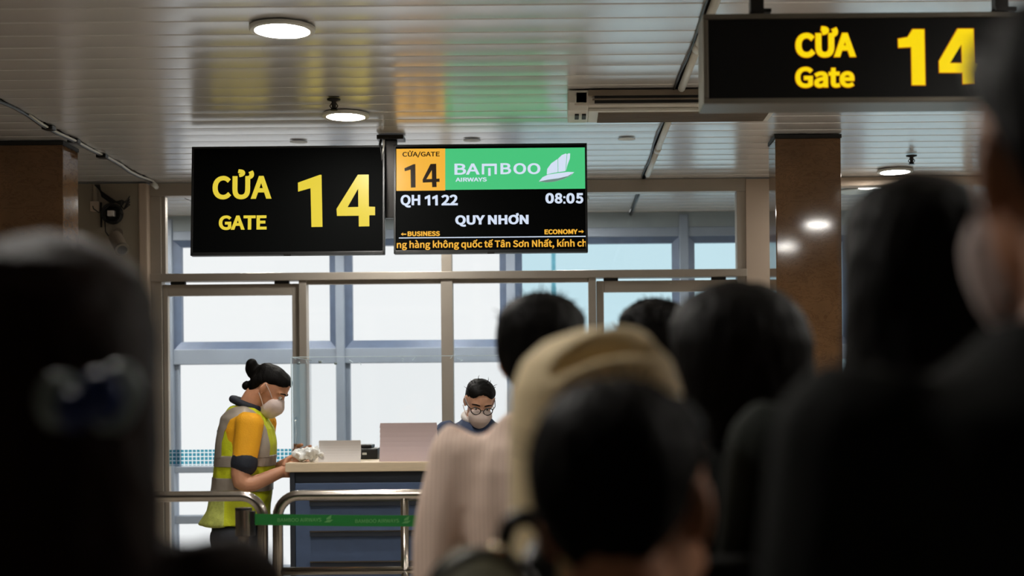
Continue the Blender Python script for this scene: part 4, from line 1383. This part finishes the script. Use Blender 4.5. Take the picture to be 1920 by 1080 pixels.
def scarf_fold(p, n):
    q = Hi @ p
    d = Vector((0, 0, 0))
    d += n * .005 * noise.noise(Vector((q.x * 14, q.y * 14, q.z * 5)))
    if q.y < 0.02:
        c = .208 + .14 * q.x - 3.2 * (q.x - .02) ** 2
        e = q.z - c
        w = max(0.0, 1 - (abs(q.x - .005) / .062) ** 3)
        d += n * w * (-.040 * math.exp(-(e / .006) ** 2) + .011 * math.exp(-((e - .016) / .010) ** 2) + .007 * math.exp(-((e + .018) / .012) ** 2))
    return d


put('headscarf', sfin(sb, .0065, 3, scarf_fold), 'scarf', sc_)

# olive backpack on that person's back
bx, bz = at(905, 1045, 1.40)
bk = empty('backpack', (bx, 1.42, 0))
_, zt = at(905, 1034, 1.42)
bm_ = MB()
bm_.sections([(zt - .40, .055, .06, -.06), (zt - .36, .068, .075, -.075), (zt - .2, .072, .08, -.085), (zt - .08, .068, .075, -.08), (zt - .03, .054, .06, -.065), (zt, .028, .03, -.035)], None, 28, 3.0)
put('bag', fuse(bm_, .008, 3, lambda p, n: n * .006 * noise.noise(p * 16)), 'olive', bk)
pp = [(-.066, -.05, zt - .055), (-.05, -.062, zt - .028), (-.02, -.06, zt - .002), (.01, -.055, zt + .004), (.04, -.06, zt - .012), (.062, -.062, zt - .045)]
MB().limb(pp, [.0055] * 6, 8, 4).build('zip_piping', 'black', bk, smooth=True)
MB().limb([(.02, -.02, zt - .01), (.025, -.03, zt + .026), (.045, -.03, zt + .036), (.062, -.03, zt + .018), (.066, -.02, zt - .03)], [.009] * 5, 10, 5).build('handle', 'black', bk, smooth=True)
MB().ball((.016, -.052, zt + .004), .009, .008, .010, n=16).build('buckle', 'brass', bk, smooth=True)
MB().limb([(.05, .02, zt - .02), (.06, .10, zt - .01), (.07, .17, zt - .06)], [.016] * 3, 10, 5).build('strap', 'black', bk, smooth=True)
MB().box(-.075, -.060, -.05, -.03, zt - .075, zt - .035).build('red_tab', 'red', bk, bevel=.003)
tag(bk, 'olive backpack with black handle at the bottom, in front of the striped shirt', 'backpack')

person('person with short black hair and head bent forward, in front of the cream headscarf', seen(1165, 1.22), 1.22, R(-6), 1.417, head=(R(-14), R(20), R(-8)), lean=0.06, hair='short', shirt='black_cloth', trousers='grey_cloth', skin='skin', head_scale=.98)
person('person with long black hair in dark green top, right of the round haired head', seen(1722, 1.68), 1.68, R(0), head_h(338, 1.68, .012), hair='long', shirt='dark_green_cloth', trousers='grey_cloth', sleeve='long')
person('tall dark haired person at the right edge with ear and neck showing', seen(2062, 1.0), 1.0, R(0), 1.70, head=(R(4), R(2), 0), hair='short', shirt='black_cloth', trousers='grey_cloth', sleeve='long', mask=True)
lp, lH, lS, lB, lfin = person('dark haired person with a blue and white hair clip at the left edge', seen(95, 1.27), 1.27, R(0), head_h(474, 1.27, .016), head_scale=1.05, hair='bob', hairmat='hair_brown', shirt='brown_cloth', trousers='grey_cloth', sleeve='long')
for (px, py, r, mat, nm) in ((118, 752, .020, 'clip_white', 'clip_bead'), (222, 735, .022, 'clip_white', 'clip_bead'), (196, 752, .020, 'clip_blue', 'clip_flower'), (150, 768, .014, 'clip_blue', 'clip_flower')):
    pass
clip = empty('hair_clip', (0, 0, 0))
Y_ = 1.27 - .150
for (px, py, r, mat, nm) in ((112, 752, .019, 'clip_white', 'clip_petal'), (226, 728, .017, 'clip_white', 'clip_petal'), (206, 752, .021, 'clip_white', 'clip_petal'), (198, 745, .018, 'clip_blue', 'clip_centre'), (148, 770, .014, 'clip_blue', 'clip_centre')):
    X_, Z_ = at(px, py, Y_)
    dy = -.012 if mat == 'clip_blue' else 0
    MB().ball((X_, Y_ + dy, Z_), r, .012, r * 1.25, n=16).build(nm, mat, clip, smooth=True)
MB().tube([(at(105, 760, Y_)[0], Y_ + .012, at(105, 760, Y_)[1]), (at(235, 745, Y_)[0], Y_ + .012, at(235, 745, Y_)[1])], .007, 8).build('clip_bar', 'clip_blue', clip, smooth=True)
tag(clip, 'blue and white hair clip on the dark hair at the left edge', 'hair clip')
